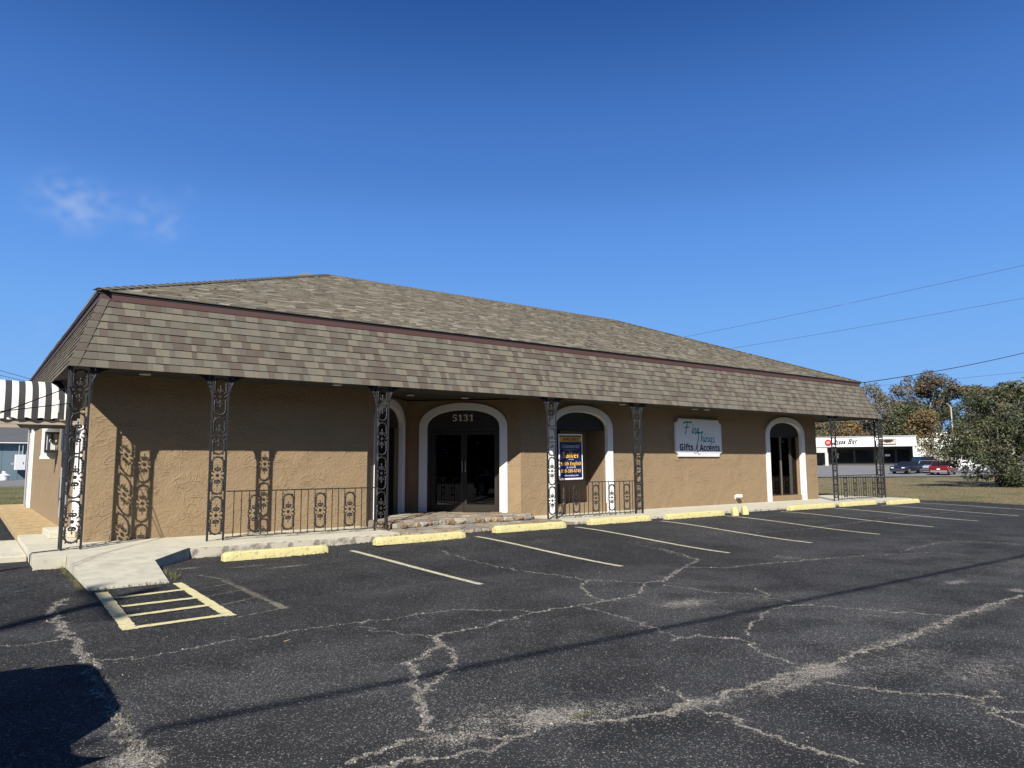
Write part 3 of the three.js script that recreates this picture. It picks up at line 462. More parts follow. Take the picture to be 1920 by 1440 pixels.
function archedFront(parent, x, z, turn, cx, opts) {  // trim, transom, glazing in one arch; local x along the wall
  const root = place(part(opts.name, (() => { const o = archPts(cx, 1.235, opts.y0, 2.62, .68), i = archPts(cx, 1.02, opts.y0, 2.62, .48).reverse(); const g = extr(poly([...o, ...i]), .115, .008); g.translate(0, 0, -.07); return g; })(), M.white, parent, opts.label), x, z, turn);
  const sub = (n, g, m) => part(n, g, m, root);
  const yT = 2.60, d = opts.depth;
  sub('transom_panel', (() => { const p = archPts(cx, 1.03, yT, 2.62, .49); const g = extr(poly(p), .03); g.translate(0, 0, -.135); return g; })(), M.blackPanel);
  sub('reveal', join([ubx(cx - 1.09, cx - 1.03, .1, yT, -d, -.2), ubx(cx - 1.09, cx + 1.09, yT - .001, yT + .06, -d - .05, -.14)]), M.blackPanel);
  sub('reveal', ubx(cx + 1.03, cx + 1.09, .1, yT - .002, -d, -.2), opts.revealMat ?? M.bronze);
  if (opts.sill) sub('sill', ubx(cx - 1.03, cx + 1.03, .1, opts.sill, -d - .06, -.02), M.stucco);
  const y0 = opts.sill ?? opts.y0;
  if (opts.panel) {
    sub('board', ubx(cx - 1.03, cx - .12, y0, yT - .002, -d - .04, -d), M.brownPanel); sub('board', ubx(cx - .11, cx + 1.03, y0, yT - .002, -d - .04, -d - .004), M.brownPanel);
    sub('mullion', ubx(cx - .16, cx - .07, y0, yT - .003, -d + .001, -d + .05), M.blackPanel);
  } else {
    const w = .05, doors = opts.doors;
    const leaves = doors ? [[cx - .93, cx - .006], [cx + .006, cx + .93]] : [[cx - 1.03, cx - .03], [cx + .03, cx + 1.03]];
    if (doors) sub('door_frame', join([ubx(cx - 1.03, cx - .94, y0, yT, -d - .03, -d + .05), ubx(cx + .94, cx + 1.03, y0, yT, -d - .03, -d + .05), ubx(cx - .94, cx + .94, yT - .09, yT - .002, -d - .03, -d + .05)]), M.bronze);
    const top = doors ? yT - .10 : yT - .004, fw = doors ? .075 : w, bot = doors ? .2 : .05;
    for (const [a, b] of leaves) {
      sub(doors ? 'door_leaf' : 'frame', join([ubx(a, a + fw, y0, top, -d - .02, -d + .025), ubx(b - fw, b, y0, top, -d - .02, -d + .025), ubx(a + fw, b - fw, y0, y0 + bot, -d - .019, -d + .024), ubx(a + fw, b - fw, top - fw, top, -d - .019, -d + .024)]), M.bronze);
      sub('pane', ubx(a + fw, b - fw, y0 + bot, top - fw, -d - .004, -d + .004), M.glass);
    }
    if (doors) for (const s of [-1, 1]) sub('handle', join([cyl([cx + s * .045, 1.40, -d + .07], [cx + s * .045, 1.70, -d + .07], .013), cyl([cx + s * .045, 1.43, -d], [cx + s * .045, 1.43, -d + .07], .009), cyl([cx + s * .045, 1.67, -d], [cx + s * .045, 1.67, -d + .07], .009)]), std({ color: rgb(.5, .48, .42), roughness: .3, metalness: .9 }));
    if (!doors) sub('mullion', ubx(cx - .03, cx + .03, y0, yT - .004, -d - .03, -d + .035), std({ color: rgb(.22, .19, .15), roughness: .5, metalness: .4 }));
  }
  return root;
}
// walls
part('wall', wallWithArches(0, 5.68, []), M.stucco, shop);
part('wall', (() => { const g = wallWithArches(10.2, WR, [[12.41, .1], [22.64, .1]]); return g; })(), M.stucco, shop);
place(part('wall', wallWithArches(0, 3.196, [[1.665, .1]]), M.stucco, shop), 5.68, 0, Math.PI / 4);
place(part('wall', wallWithArches(0, 3.196, [[1.6, .1]]), M.stucco, shop), 7.94, -2.26, -Math.PI / 4);
part('wall', (() => { const s = poly([[0, .05], [-BACK, .05], [-BACK, SOF], [0, SOF]]); s.holes.push(new THREE.Path([[.75, .35], [.75, 2.42], [1.65, 2.42], [1.65, .35]].map(([a, b]) => new THREE.Vector2(a, b)))); const g = extr(s, .2); g.rotateY(Math.PI / 2); g.translate(0, 0, 0); return g; })(), M.stuccoSide, shop).position.set(0, 0, -.2);
part('wall', ubx(WR - .2, WR, .05, SOF, BACK, -.2), M.stucco, shop);
part('wall', ubx(.2, WR - .2, .05, SOF, BACK - .4, BACK - .2), M.stucco, shop);
const plan = (y) => [[.2, y, -.2], [5.6, y, -.2], [7.94, y, -2.52], [10.28, y, -.2], [WR - .2, y, -.2], [WR - .2, y, BACK - .2], [.2, y, BACK - .2]];
part('floor', prism(plan(.27), .22), M.interior, shop);
part('ceiling', prism(plan(3.36), 3.3), M.interior, shop);
part('partition', ubx(.3, WR - .3, .27, 3.3, -7.6, -7.5), M.interior, shop);
archedFront(shop, 0, 0, 0, 12.41, { name: 'window', y0: .19, sill: .46, depth: .92, panel: true, revealMat: M.brownPanel });
archedFront(shop, 0, 0, 0, 22.64, { name: 'window', y0: .19, sill: .40, depth: .24, revealMat: M.brownPanel });
archedFront(shop, 5.68, 0, Math.PI / 4, 1.665, { name: 'window', y0: .31, depth: .36 });
const entrance = archedFront(shop, 7.94, -2.26, -Math.PI / 4, 1.6, { name: 'entrance', y0: .315, depth: .16, doors: true });
{ // house number over the doors
  const font = await new FontLoader().loadAsync('fonts/droid/droid_serif_bold.typeface.json');
  let x = 0; for (const ch of '5131') { const g = new TextGeometry(ch, { font, size: .185, depth: .012, curveSegments: 4 }); g.computeBoundingBox(); g.translate(1.285 + x - g.boundingBox.min.x, 2.80, -.104); part('numeral', g, std({ color: rgb(.62, .60, .54), roughness: .5 }), entrance); x += (g.boundingBox.max.x - g.boundingBox.min.x) * 1 + .035; }
}
// side door in the left wall and white boards at the far corner
{
  const d = part('side_door', join([ubx(-.03, .05, .35, 2.42, -1.85, -1.78), ubx(-.03, .05, .35, 2.42, -1.02, -.95), ubx(-.03, .05, 2.35, 2.42, -1.78, -1.02), ubx(.02, .06, .35, 2.35, -1.78, -1.02)]), M.white, shop);
  part('pane', ubx(.005, .019, 1.45, 2.1, -1.62, -1.2), M.blackPanel, d);
  part('corner_board', ubx(-.05, -.003, .21, SOF, -16.6, -15.9), M.white, shop); part('corner_board', ubx(-.07, -.003, .21, SOF, -14.6, -14.1), M.white, shop);
  part('conduit', cyl([-.09, .21, -15.3], [-.09, 3.3, -15.3], .03), M.steelGrey, shop);
}
// soffit: dark along the front, pale at both ends
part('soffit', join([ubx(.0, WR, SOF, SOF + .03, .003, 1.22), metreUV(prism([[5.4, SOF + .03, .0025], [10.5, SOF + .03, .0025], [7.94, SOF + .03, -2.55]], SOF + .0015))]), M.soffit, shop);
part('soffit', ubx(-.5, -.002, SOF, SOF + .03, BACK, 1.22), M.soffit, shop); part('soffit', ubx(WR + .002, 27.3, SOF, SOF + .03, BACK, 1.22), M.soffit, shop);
part('eave_beam', join([ubx(-.48, 27.3, SOF - .045, SOF - .002, 1.225, 1.265)]), M.dripEdge, shop);
for (const [x, z] of [[.8, .5], [4.56, .79], [7.09, -.51], [8.65, -.38], [13.68, .44], [17.07, .37], [17.59, .43]]) part('downlight', new THREE.CylinderGeometry(.095, .105, .03, 20).translate(x, SOF - .012, z), std({ color: rgb(.7, .68, .62), roughness: .5 }), shop);
// mansard
const EV = { x0: -.53, x1: 27.34, y: 3.33, z: 1.3 }, TP = { x0: -.04, x1: 26.78, y: 4.66, z: .79 }, RT = 4.785;
part('mansard_deck', quads([
  [[EV.x0 + .02, EV.y, EV.z - .02], [EV.x1 - .02, EV.y, EV.z - .02], [TP.x1 - .02, TP.y, TP.z - .02], [TP.x0 + .02, TP.y, TP.z - .02]],
  [[EV.x0 + .02, EV.y, BACK - .7], [EV.x0 + .02, EV.y, EV.z - .02], [TP.x0 + .02, TP.y, TP.z - .02], [TP.x0 + .02, TP.y, BACK - .2]],
  [[EV.x1 - .02, EV.y, EV.z - .02], [EV.x1 - .02, EV.y, BACK - .7], [TP.x1 - .02, TP.y, BACK - .2], [TP.x1 - .02, TP.y, TP.z - .02]],
  [[EV.x1 - .02, EV.y, BACK - .7], [EV.x0 + .02, EV.y, BACK - .7], [TP.x0 + .02, TP.y, BACK - .2], [TP.x1 - .02, TP.y, BACK - .2]]]), std({ color: rgb(.05, .045, .04), side: THREE.DoubleSide }), shop);
const granule = dataTex(256, 256, (i, j, o) => { const v = .78 + .34 * hash2(i, j, 161) + .16 * (pnoise(i / 16, j / 16, 16, 3, 162) - .5); o[0] = o[1] = o[2] = l2s(Math.min(1, v)); }, true);
const granBump = dataTex(256, 256, (i, j, o) => { o[0] = o[1] = o[2] = hash2(i, j, 163); });
const TONES = [[0.152, 0.137, 0.103], [0.131, 0.122, 0.094], [0.119, 0.11, 0.085], [0.104, 0.091, 0.07], [0.096, 0.076, 0.06], [0.087, 0.069, 0.054], [0.148, 0.129, 0.094], [0.112, 0.101, 0.079]];
const shMat = TONES.map(([a, b, c]) => std({ color: rgb(a, b, c), map: tiled(granule, .35), bumpMap: tiled(granBump, .3), bumpScale: .003, roughness: .95 }));
const shStuff = std({ vertexColors: true, map: tiled(granule, .35), bumpMap: tiled(granBump, .3), bumpScale: .003, roughness: .95 });
const pickTone = (r, prev) => { let k; do k = Math.floor(r() * TONES.length); while (k === prev); return k; };
const WID = [.09, .12, .15, .18, .21, .26];
const tabGeo = (w, h, t = .022) => { const g = metreUV(bx(-w / 2 + .001, w / 2 - .001, 0, h, -t, 0)); const p = g.attributes.position; for (let i = 0; i < p.count; i++) if (p.getY(i) > h * .5) p.setZ(i, p.getZ(i) - t * .9); g.computeVertexNormals(); return g; };
const paint = (g, c) => { const n = g.attributes.position.count, a = new Float32Array(n * 3); for (let i = 0; i < n; i++) a.set(c, i * 3); g.setAttribute('color', new THREE.BufferAttribute(a, 3)); return g; };
{
  const r = rng(701), ROWS = 9, up = V3(0, TP.y - EV.y, TP.z - EV.z), L = up.length(); up.normalize();
  const nrm = V3(0, -up.z, up.y), exp = L / ROWS, tabs = [], shared = WID.map((w) => tabGeo(w, exp + .02));
  for (let k = 0; k < ROWS; k++) {
    const y = exp * k, ins = k / ROWS, xl = lerp(EV.x0, TP.x0, ins) + .13, xr = lerp(EV.x1, TP.x1, ins) - .13; let x = xl + r() * .02, pv = -1;
    while (x < xr - .05) { let wi = Math.floor(r() * WID.length); if (x + WID[wi] > xr) wi = 0; const w = WID[wi]; pv = pickTone(r, r() < .12 ? -1 : pv); tabs.push([x + w / 2, k, wi, pv, V3(x + w / 2, EV.y, EV.z).addScaledVector(up, y).addScaledVector(nrm, .004 + r() * .005)]); x += w; }
  }
  tabs.sort((a, b) => a[0] - b[0]);
  const q = new THREE.Quaternion().setFromRotationMatrix(new THREE.Matrix4().makeBasis(V3(1, 0, 0), up, nrm)), rest = [];
  tabs.forEach(([x, k, wi, tone, p], i) => {
    if (i < 296) { const m = part('shingle', shared[wi], shMat[tone], shop); m.position.copy(p); m.quaternion.copy(q); }
    else { const g = paint(shared[wi].clone(), TONES[tone]); g.applyMatrix4(new THREE.Matrix4().compose(p, q, V3(1, 1, 1))); rest.push(g); }
  });
  // left and right mansard faces
  for (const side of [-1, 1]) {
    const e = side < 0 ? EV.x0 : EV.x1, t = side < 0 ? TP.x0 : TP.x1, u2 = V3(t - e, TP.y - EV.y, 0), L2 = u2.length(); u2.normalize();
    const n2 = V3(side * u2.y, -side * u2.x, 0); if (n2.x * side < 0) n2.negate(); const xd = new THREE.Vector3().crossVectors(u2, n2);
    const q2 = new THREE.Quaternion().setFromRotationMatrix(new THREE.Matrix4().makeBasis(xd, u2, n2)), ex2 = L2 / ROWS, gs = WID.map((w) => tabGeo(w, ex2 + .02));
    for (let k = 0; k < ROWS; k++) {
      let z = lerp(EV.z, TP.z, k / ROWS) - .13, pv = -1; const zEnd = BACK - .5;
      while (z > zEnd) { const wi = Math.floor(r() * WID.length), w = WID[wi]; pv = pickTone(r, pv); const g = paint(gs[wi].clone(), TONES[pv]); g.applyMatrix4(new THREE.Matrix4().compose(V3(e, EV.y, z - w / 2).addScaledVector(u2, ex2 * k).addScaledVector(n2, .004 + r() * .005), q2, V3(1, 1, 1))); rest.push(g); z -= w; }
    }
  }
  stuff(part('shingle_field', join(rest), shStuff, shop));
  // hip caps: folded shingles lapped up both corners
  for (const [a, b, s] of [[[EV.x0, EV.y, EV.z], [TP.x0, TP.y, TP.z], -1], [[EV.x1, EV.y, EV.z], [TP.x1, TP.y, TP.z], 1]]) {
    const A = V3(...a), d = V3(...b).sub(A), n = ROWS;
    for (let k = 0; k < n; k++) {
      const p0 = A.clone().addScaledVector(d, k / n), p1 = A.clone().addScaledVector(d, (k + 1.12) / n), w = .15, o0 = .024, o1 = .012;
      const f = (p, o, dx, dz) => [p.x + s * o + dx, p.y, p.z + o + dz];
      const g = quads(s < 0 ? [[f(p0, o0, 0, 0), f(p0, o0 * .6, w, 0), f(p1, o1 * .6, w, 0), f(p1, o1, 0, 0)], [f(p0, o0 * .6, 0, -w), f(p0, o0, 0, 0), f(p1, o1, 0, 0), f(p1, o1 * .6, 0, -w)], [f(p0, 0, w, 0), f(p0, o0 * .6, w, 0), f(p0, o0, 0, 0), f(p0, 0, 0, 0)]]
        : [[f(p0, o0 * .6, -w, 0), f(p0, o0, 0, 0), f(p1, o1, 0, 0), f(p1, o1 * .6, -w, 0)], [f(p0, o0, 0, 0), f(p0, o0 * .6, 0, -w), f(p1, o1 * .6, 0, -w), f(p1, o1, 0, 0)]]);
      part('hip_shingle', metreUV(g), shMat[[3, 7, 4, 3][k % 4]], shop);
    }
  }
}
// fascia and drip edge at the top of the mansard
part('fascia', join([ubx(TP.x0 - .02, TP.x1 + .02, TP.y - .02, RT - .03, TP.z - .03, TP.z + .012), ubx(TP.x0 - .02, TP.x0 + .02, TP.y - .01, RT - .03, BACK - .2, TP.z - .031), ubx(TP.x1 - .02, TP.x1 + .02, TP.y - .01, RT - .03, BACK - .2, TP.z - .031)]), M.brownFascia, shop);
part('drip_edge', join([ubx(TP.x0 - .05, TP.x1 + .05, RT - .029, RT + .012, TP.z - .05, TP.z + .022), ubx(TP.x0 - .05, TP.x0 + .02, RT - .035, RT + .012, BACK - .2, TP.z - .051), ubx(TP.x1 - .02, TP.x1 + .05, RT - .035, RT + .012, BACK - .2, TP.z - .051)]), M.dripEdge, shop);
// hipped upper roof
{
  const r = rng(711), zf = TP.z + .05, zb = BACK - .2, zr = -6.1, zr2 = zf + zb - zr, yr = 7.66, x0 = TP.x0 - .06, x1 = TP.x1 + .06, xl = 7.08, xr = 20.0, y0 = RT + .014;
  part('roof_deck', quads([[[x0, y0, zf], [x1, y0, zf], [xr, yr, zr], [xl, yr, zr]], [[x1, y0, zb], [x0, y0, zb], [xl, yr, zr2], [xr, yr, zr2]], [[x0, y0, zb], [x0, y0, zf], [xl, yr, zr], [xl, yr, zr2]], [[x1, y0, zf], [x1, y0, zb], [xr, yr, zr2], [xr, yr, zr]]]), std({ color: rgb(.12, .105, .085), side: THREE.DoubleSide }), shop);
  const list = [], face = (A, B, C, D, rows, avg) => {         // tabs row by row on the quad A B (eave) C D (ridge: above B, above A)
    A = V3(...A); B = V3(...B); C = V3(...C); D = V3(...D); const n = new THREE.Vector3().crossVectors(B.clone().sub(A), D.clone().sub(A)).normalize();
    for (let k = 0; k < rows; k++) {
      const a0 = A.clone().lerp(D, k / rows), b0 = B.clone().lerp(C, k / rows), a1 = A.clone().lerp(D, (k + 1) / rows), b1 = B.clone().lerp(C, (k + 1) / rows), L = a0.distanceTo(b0); let s = 0, pv = -1;
      while (s < L - .01) {
        const w = Math.min(L - s, avg * (.5 + r())), t0 = s / L, t1 = (s + w) / L; pv = pickTone(r, pv); const lift = .016 + r() * .022, kk = .85 + .8 * r() * r() + .3 * r(), av = [.158, .146, .114], c = TONES[pv].map((v, q) => lerp(av[q], v * 1.38, .6) * kk * 1.2);
        const P = a0.clone().lerp(b0, t0).addScaledVector(n, lift), Q = a0.clone().lerp(b0, t1).addScaledVector(n, lift), R = a1.clone().lerp(b1, t1).addScaledVector(n, .003), S = a1.clone().lerp(b1, t0).addScaledVector(n, .003), P0 = P.clone().addScaledVector(n, -lift), Q0 = Q.clone().addScaledVector(n, -lift);
        list.push([[P, Q, R, S].map((v) => v.toArray()), c], [[P0, Q0, Q, P].map((v) => v.toArray()), c]); s += w;
      }
    }
  };
  face([x0, y0, zf], [x1, y0, zf], [xr, yr, zr], [xl, yr, zr], 46, .22);
  face([x0, y0, zb], [x0, y0, zf], [xl, yr, zr], [xl, yr, zr2], 50, .8);
  stuff(part('roof_shingles', metreUV(quads(list.map((q) => q[0]), list.map((q) => q[1]))), shStuff, shop));
  // ridge and hip caps
  const cap = (a, b, n, drop) => { const A = V3(...a), d = V3(...b).sub(A), L = d.length(), u = d.clone().normalize(), sd = new THREE.Vector3().crossVectors(u, V3(0, 1, 0)).normalize(), out = []; for (let k = 0; k < n; k++) { const p = A.clone().addScaledVector(d, k / n), q = A.clone().addScaledVector(d, (k + 1.1) / n), w = .13; const P = (o, s, h) => o.clone().addScaledVector(sd, s).add(V3(0, h, 0)).toArray(); out.push([P(p, -w, .035 - drop), P(p, 0, .05), P(q, 0, .035), P(q, -w, .02 - drop)], [P(p, 0, .05), P(p, w, .035 - drop), P(q, w, .02 - drop), P(q, 0, .035)]); } return metreUV(quads(out)); };
  stuff(part('ridge_caps', join([cap([x0, y0, zf], [xl, yr, zr], 46, .03), cap([x1, y0, zf], [xr, yr, zr], 44, .03), cap([xl, yr, zr], [xr, yr, zr], 60, .06), cap([x0, y0, zb], [xl, yr, zr2], 46, .03)]), shMat[2], shop));
  // raised centre with its little gable end
  const zc = (zr + zr2) / 2, A = [6.2, 7.57, -6.6], C = [7.04, 8.17, zc], A2 = [6.2, 7.57, 2 * zc + 6.6], R = [19.4, 8.07, zc];
  part('roof_crown', metreUV(quads([[A, [7.05, yr - .01, zr], C, C], [[7.05, yr - .01, zr], [xr, yr - .02, zr], R, C], [[xr, yr - .02, zr2], [7.05, yr - .02, zr2], C, R], [[7.05, yr - .02, zr2], A2, C, C]])), shMat[0], shop);
  part('gable_end', metreUV(quads([[[6.3, 7.5, 2 * zc + 6.7], [6.3, 7.5, -6.7], [6.95, 8.1, zc], [6.95, 8.1, zc]]])), M.brownFascia, shop);
}

// ---------- cast-iron columns and railings ----------
const scroll = (() => {                               // one casting, .19 wide, .70 high, centred
  const list = [], ring = [], rr = [], hw = .106, hh = .350, N = 44;
  for (let i = 0; i < N; i++) { const a = i / N * 2 * Math.PI, c = Math.cos(a), s = Math.sin(a), x = hw * Math.sign(c) * Math.pow(Math.abs(c), .8), y = s > 0 ? (hh - hw) + hw * s : -(hh - hw) + hw * s; ring.push([x, Math.abs(s) < .001 ? 0 : y, 0]); rr.push(.0085 * (1 + .35 * (i % 4 === 0) - .1 * (i % 4 === 2))); }
  // an even oval: straight sides, round ends
  const oval = []; for (let i = 0; i <= 10; i++) { const a = i / 10 * Math.PI; oval.push([hw * Math.cos(a), hh - hw + hw * Math.sin(a), 0]); } for (let i = 1; i < 10; i++) oval.push([-hw, lerp(hh - hw, -(hh - hw), i / 10), 0]); for (let i = 0; i <= 10; i++) { const a = Math.PI + i / 10 * Math.PI; oval.push([hw * Math.cos(a), -(hh - hw) + hw * Math.sin(a), 0]); } for (let i = 1; i < 10; i++) oval.push([hw, lerp(-(hh - hw), hh - hw, i / 10), 0]);
  const keep = oval.filter(([x, y]) => !(Math.abs(y) < .075 && Math.abs(x) > .05));
  // the oval opens at its waist, where scrolls curl out
  const runs = [oval.slice(0, 0)]; const topRun = [], botRun = []; for (const p of oval) if (p[1] > .07) topRun.push(p); else if (p[1] < -.07) botRun.push(p);
  const order = (a, s) => a.slice().sort((p, q) => Math.atan2(s * (p[1] - s * (hh - hw)), p[0]) - Math.atan2(s * (q[1] - s * (hh - hw)), q[0]));
  for (const s of [1, -1]) { const run = [[hw * .95, s * .075, 0], [hw, s * .15, 0], [hw, s * .2, 0]]; for (let i = 0; i <= 10; i++) { const a = i / 10 * Math.PI; run.push([hw * Math.cos(a), s * (hh - hw + hw * Math.sin(a)), 0]); } run.push([-hw, s * .2, 0], [-hw, s * .15, 0], [-hw * .95, s * .075, 0]); list.push(tube(run, run.map((_, i) => .0155 + .005 * (i % 3 === 0)), 5)); }
  const leaf = (x, y, a, l0, w0 = .011) => { const l = l0 * 1.5, w = w0 * 1.9; return leaf2(x, y, a, l, w); }; const leaf2 = (x, y, a, l, w) => { const g = new THREE.ConeGeometry(w, l, 4); g.translate(0, l / 2, 0); g.rotateZ(a); g.scale(1, 1, .6); g.translate(x, y, 0); list.push(g); };
  for (const s of [1, -1]) {
    for (const q of [1, -1]) {
      for (const y of [.13, .175, .22, .265]) { leaf(q * hw, s * y, q * (s > 0 ? .9 : 2.2), .030); leaf(q * (hw - .004), s * y, -q * (s > 0 ? .7 : 2.4), .034, .009); }
      leaf(q * hw * .72, s * (hh - .018), q * (s > 0 ? -.6 : 3.7), .026);
      // C scrolls at the waist
      const c = [], cr = []; for (let i = 0; i <= 16; i++) { const t = i / 16, a = -1.9 + t * 5.2, rad = .050 * (1 - .60 * t); c.push([q * (.088 + Math.cos(a) * rad), s * (.050 + Math.sin(a) * rad), 0]); cr.push(.0155 * (1 - .35 * t)); } list.push(tube(c, cr, 5));
      const c2 = []; for (let i = 0; i <= 10; i++) { const t = i / 10, a = 2.4 - t * 4.2, rad = .032 * (1 - .5 * t); c2.push([q * (.030 + Math.cos(a) * rad), s * (.115 + Math.sin(a) * rad), 0]); } list.push(tube(c2, .0125, 4));
      list.push(cyl([q * hw, s * .255, 0], [q * .14, s * .255, 0], .010, .010, 5));
    }
    // spear leaves
    const sp = new THREE.OctahedronGeometry(.5, 0); sp.scale(.036, .13, .02); sp.translate(0, s * .115, 0); list.push(sp);
    const tip = new THREE.OctahedronGeometry(.5, 0); tip.scale(.028, .075, .02); tip.translate(0, s * .185, 0); list.push(tip);
    leaf(.012, s * .085, s > 0 ? -.7 : 3.8, .04); leaf(-.012, s * .085, s > 0 ? .7 : -3.8, .04);
    const kn = new THREE.SphereGeometry(.02, 6, 4); kn.translate(0, s * hh, 0); list.push(kn);
  }
  for (let i = 0; i < 6; i++) { const a = i / 6 * 6.283, p = new THREE.SphereGeometry(.015, 5, 4); p.translate(Math.cos(a) * .022, Math.sin(a) * .022, 0); list.push(p); }
  list.push(new THREE.SphereGeometry(.011, 6, 4));
  return join(list.map((g) => { g = flat(g); if (!g.attributes.uv) g.setAttribute('uv', new THREE.BufferAttribute(new Float32Array(g.attributes.position.count * 2), 2)); return g; }));
})();
const bracketGeo = (() => {                           // filigree corner bracket spreading to +x under the soffit, origin at the post top
  const list = [cyl([0, -.012, 0], [.28, -.014, 0], .016, .014, 5)];
  const arc = []; for (let i = 0; i <= 10; i++) { const t = i / 10; arc.push([.28 * (1 - Math.cos(t * 1.571)), -.42 * (1 - Math.sin(t * 1.571)) - .01, 0]); } list.push(tube(arc, .015, 5));
  for (const [x, y, rad, k] of [[.06, -.075, .05, 1], [.145, -.06, .042, -1], [.04, -.18, .036, -1], [.205, -.042, .028, 1], [.028, -.26, .024, 1], [.10, -.13, .03, 1]]) { const c = []; for (let i = 0; i <= 14; i++) { const t = i / 14, a = k * (t * 6.2) + 1.2, q = rad * (1 - .6 * t); c.push([x + Math.cos(a) * q, y + Math.sin(a) * q, 0]); } list.push(tube(c, .0185, 4)); }
  for (const [x, y, a] of [[.07, -.15, 2.4], [.13, -.11, 2.2], [.18, -.08, 2.0], [.045, -.23, 2.8], [.1, -.03, .4], [.02, -.11, .9], [.03, -.32, 2.9], [.24, -.05, 1.8]]) { const g = new THREE.ConeGeometry(.026, .085, 4); g.translate(0, .022, 0); g.rotateZ(a); g.scale(1, 1, .6); g.translate(x, y, 0); list.push(g); }
  return join(list);
})();
const bracketGeoL = (() => { const g = bracketGeo.clone(); g.scale(-1, 1, 1); const p = g.attributes.position, n = g.attributes.normal; for (const a of [p, n]) for (let i = 0; i < a.count; i += 3) for (let k = 0; k < 3; k++) { const t = a.array[(i + 1) * 3 + k]; a.array[(i + 1) * 3 + k] = a.array[(i + 2) * 3 + k]; a.array[(i + 2) * 3 + k] = t; } return g; })();
const postGeo = (() => rbx(-.0175, .0175, 0, 3.16, -.0175, .0175, .003, 1))();
function ironPanel(t, x0, z0, ang, posts) {           // four castings between two posts .29 apart
  const ca = Math.cos(ang), sa = -Math.sin(ang);
  for (const s of posts) { const m = part('post', postGeo, M.iron, t); m.position.set(x0 + ca * .29 * s, 0, z0 + sa * .29 * s); }
  for (let k = 0; k < 4; k++) { const m = part('scroll_panel', scroll, M.iron, t); m.position.set(x0 + ca * .145, .47 + k * .752, z0 + sa * .145); m.rotation.y = ang; }
}
function ironColumn(x, y, label, opts = {}) {
  const t = thing('iron_column', label, 'column', [x, y, 1.19], 0, 'cast iron porch columns');
  ironPanel(t, 0, 0, 0, [0, 1]);
  const br = (geo, bx_, bz, a) => { const m = part('bracket', geo, M.iron, t); m.position.set(bx_, SOF - y - .005, bz); m.rotation.y = a; };
  if (opts.corner) { const cx = opts.corner < 0 ? 0 : .29; ironPanel(t, cx, -.02, Math.PI / 2, [1]); }
  if (opts.corner !== -1) br(bracketGeoL, -.015, 0, 0);
  if (opts.corner !== 1) br(bracketGeo, .305, 0, 0);
  return t;
}
ironColumn(-.47, .205, 'two sided black iron corner column beside the striped awning', { corner: -1 });
ironColumn(1.87, .205, 'black iron column where the railing begins, left of the stone porch');
ironColumn(5.31, .205, 'black iron column standing just left of the entrance doors');
ironColumn(10.16, .205, 'black iron column in front of the left edge of the arched window with the poster');
ironColumn(13.35, .205, 'black iron column between the poster window and the white shop sign');
ironColumn(23.76, .205, 'black iron column just right of the far arched window');
ironColumn(27.26, .205, 'two sided black iron corner column at the far right end of the shop', { corner: 1 });
const balGeo = rbx(-.0075, .0075, 0, .86, -.0075, .0075, .002, 1);
function railing(x0, x1, panels, bars, label) {
  const t = thing('iron_railing', label, 'railing', [x0, .255, 1.205], 0, 'cast iron railings between the porch columns'), L = x1 - x0;
  part('top_rail', rbx(0, L, .858, .88, -.014, .014, .004, 1), M.iron, t); part('bottom_rail', rbx(0, L, 0, .016, -.011, .011, .003, 1), M.iron, t);
  for (const b of bars) { const m = part('baluster', balGeo, M.iron, t); m.position.set(b - x0, .002, 0); }
  for (const p of panels) { const m = part('scroll_panel', scroll, M.iron, t); m.position.set(p - x0, .435, 0); m.scale.set(1, .99, 1); }
}
const barsFor = (ps, x0, x1) => { const b = []; for (const p of ps) b.push(p - .118, p + .118); const edges = [x0, ...ps, x1]; for (let i = 0; i + 1 < edges.length; i++) { const a = i ? edges[i] + .118 : edges[i], c = i + 2 < edges.length ? edges[i + 1] - .118 : edges[i + 1], n = Math.max(1, Math.round((c - a) / .145) - 1); for (let k = 1; k <= n; k++) b.push(lerp(a, c, k / (n + 1))); } return b; };
{
  const p1 = [2.74, 3.40, 4.07, 4.72], p2 = [11.12, 11.82, 12.42, 13.0], p3 = [24.55, 25.25, 25.95, 26.65];
  railing(2.19, 5.29, p1, barsFor(p1, 2.19, 5.29), 'black iron railing between the two columns left of the entrance');
  railing(10.48, 13.33, p2, barsFor(p2, 10.48, 13.33), 'black iron railing in front of the arched window with the poster');
  railing(24.08, 27.24, p3, barsFor(p3, 24.08, 27.24), 'black iron railing between the last two columns at the far right');
}

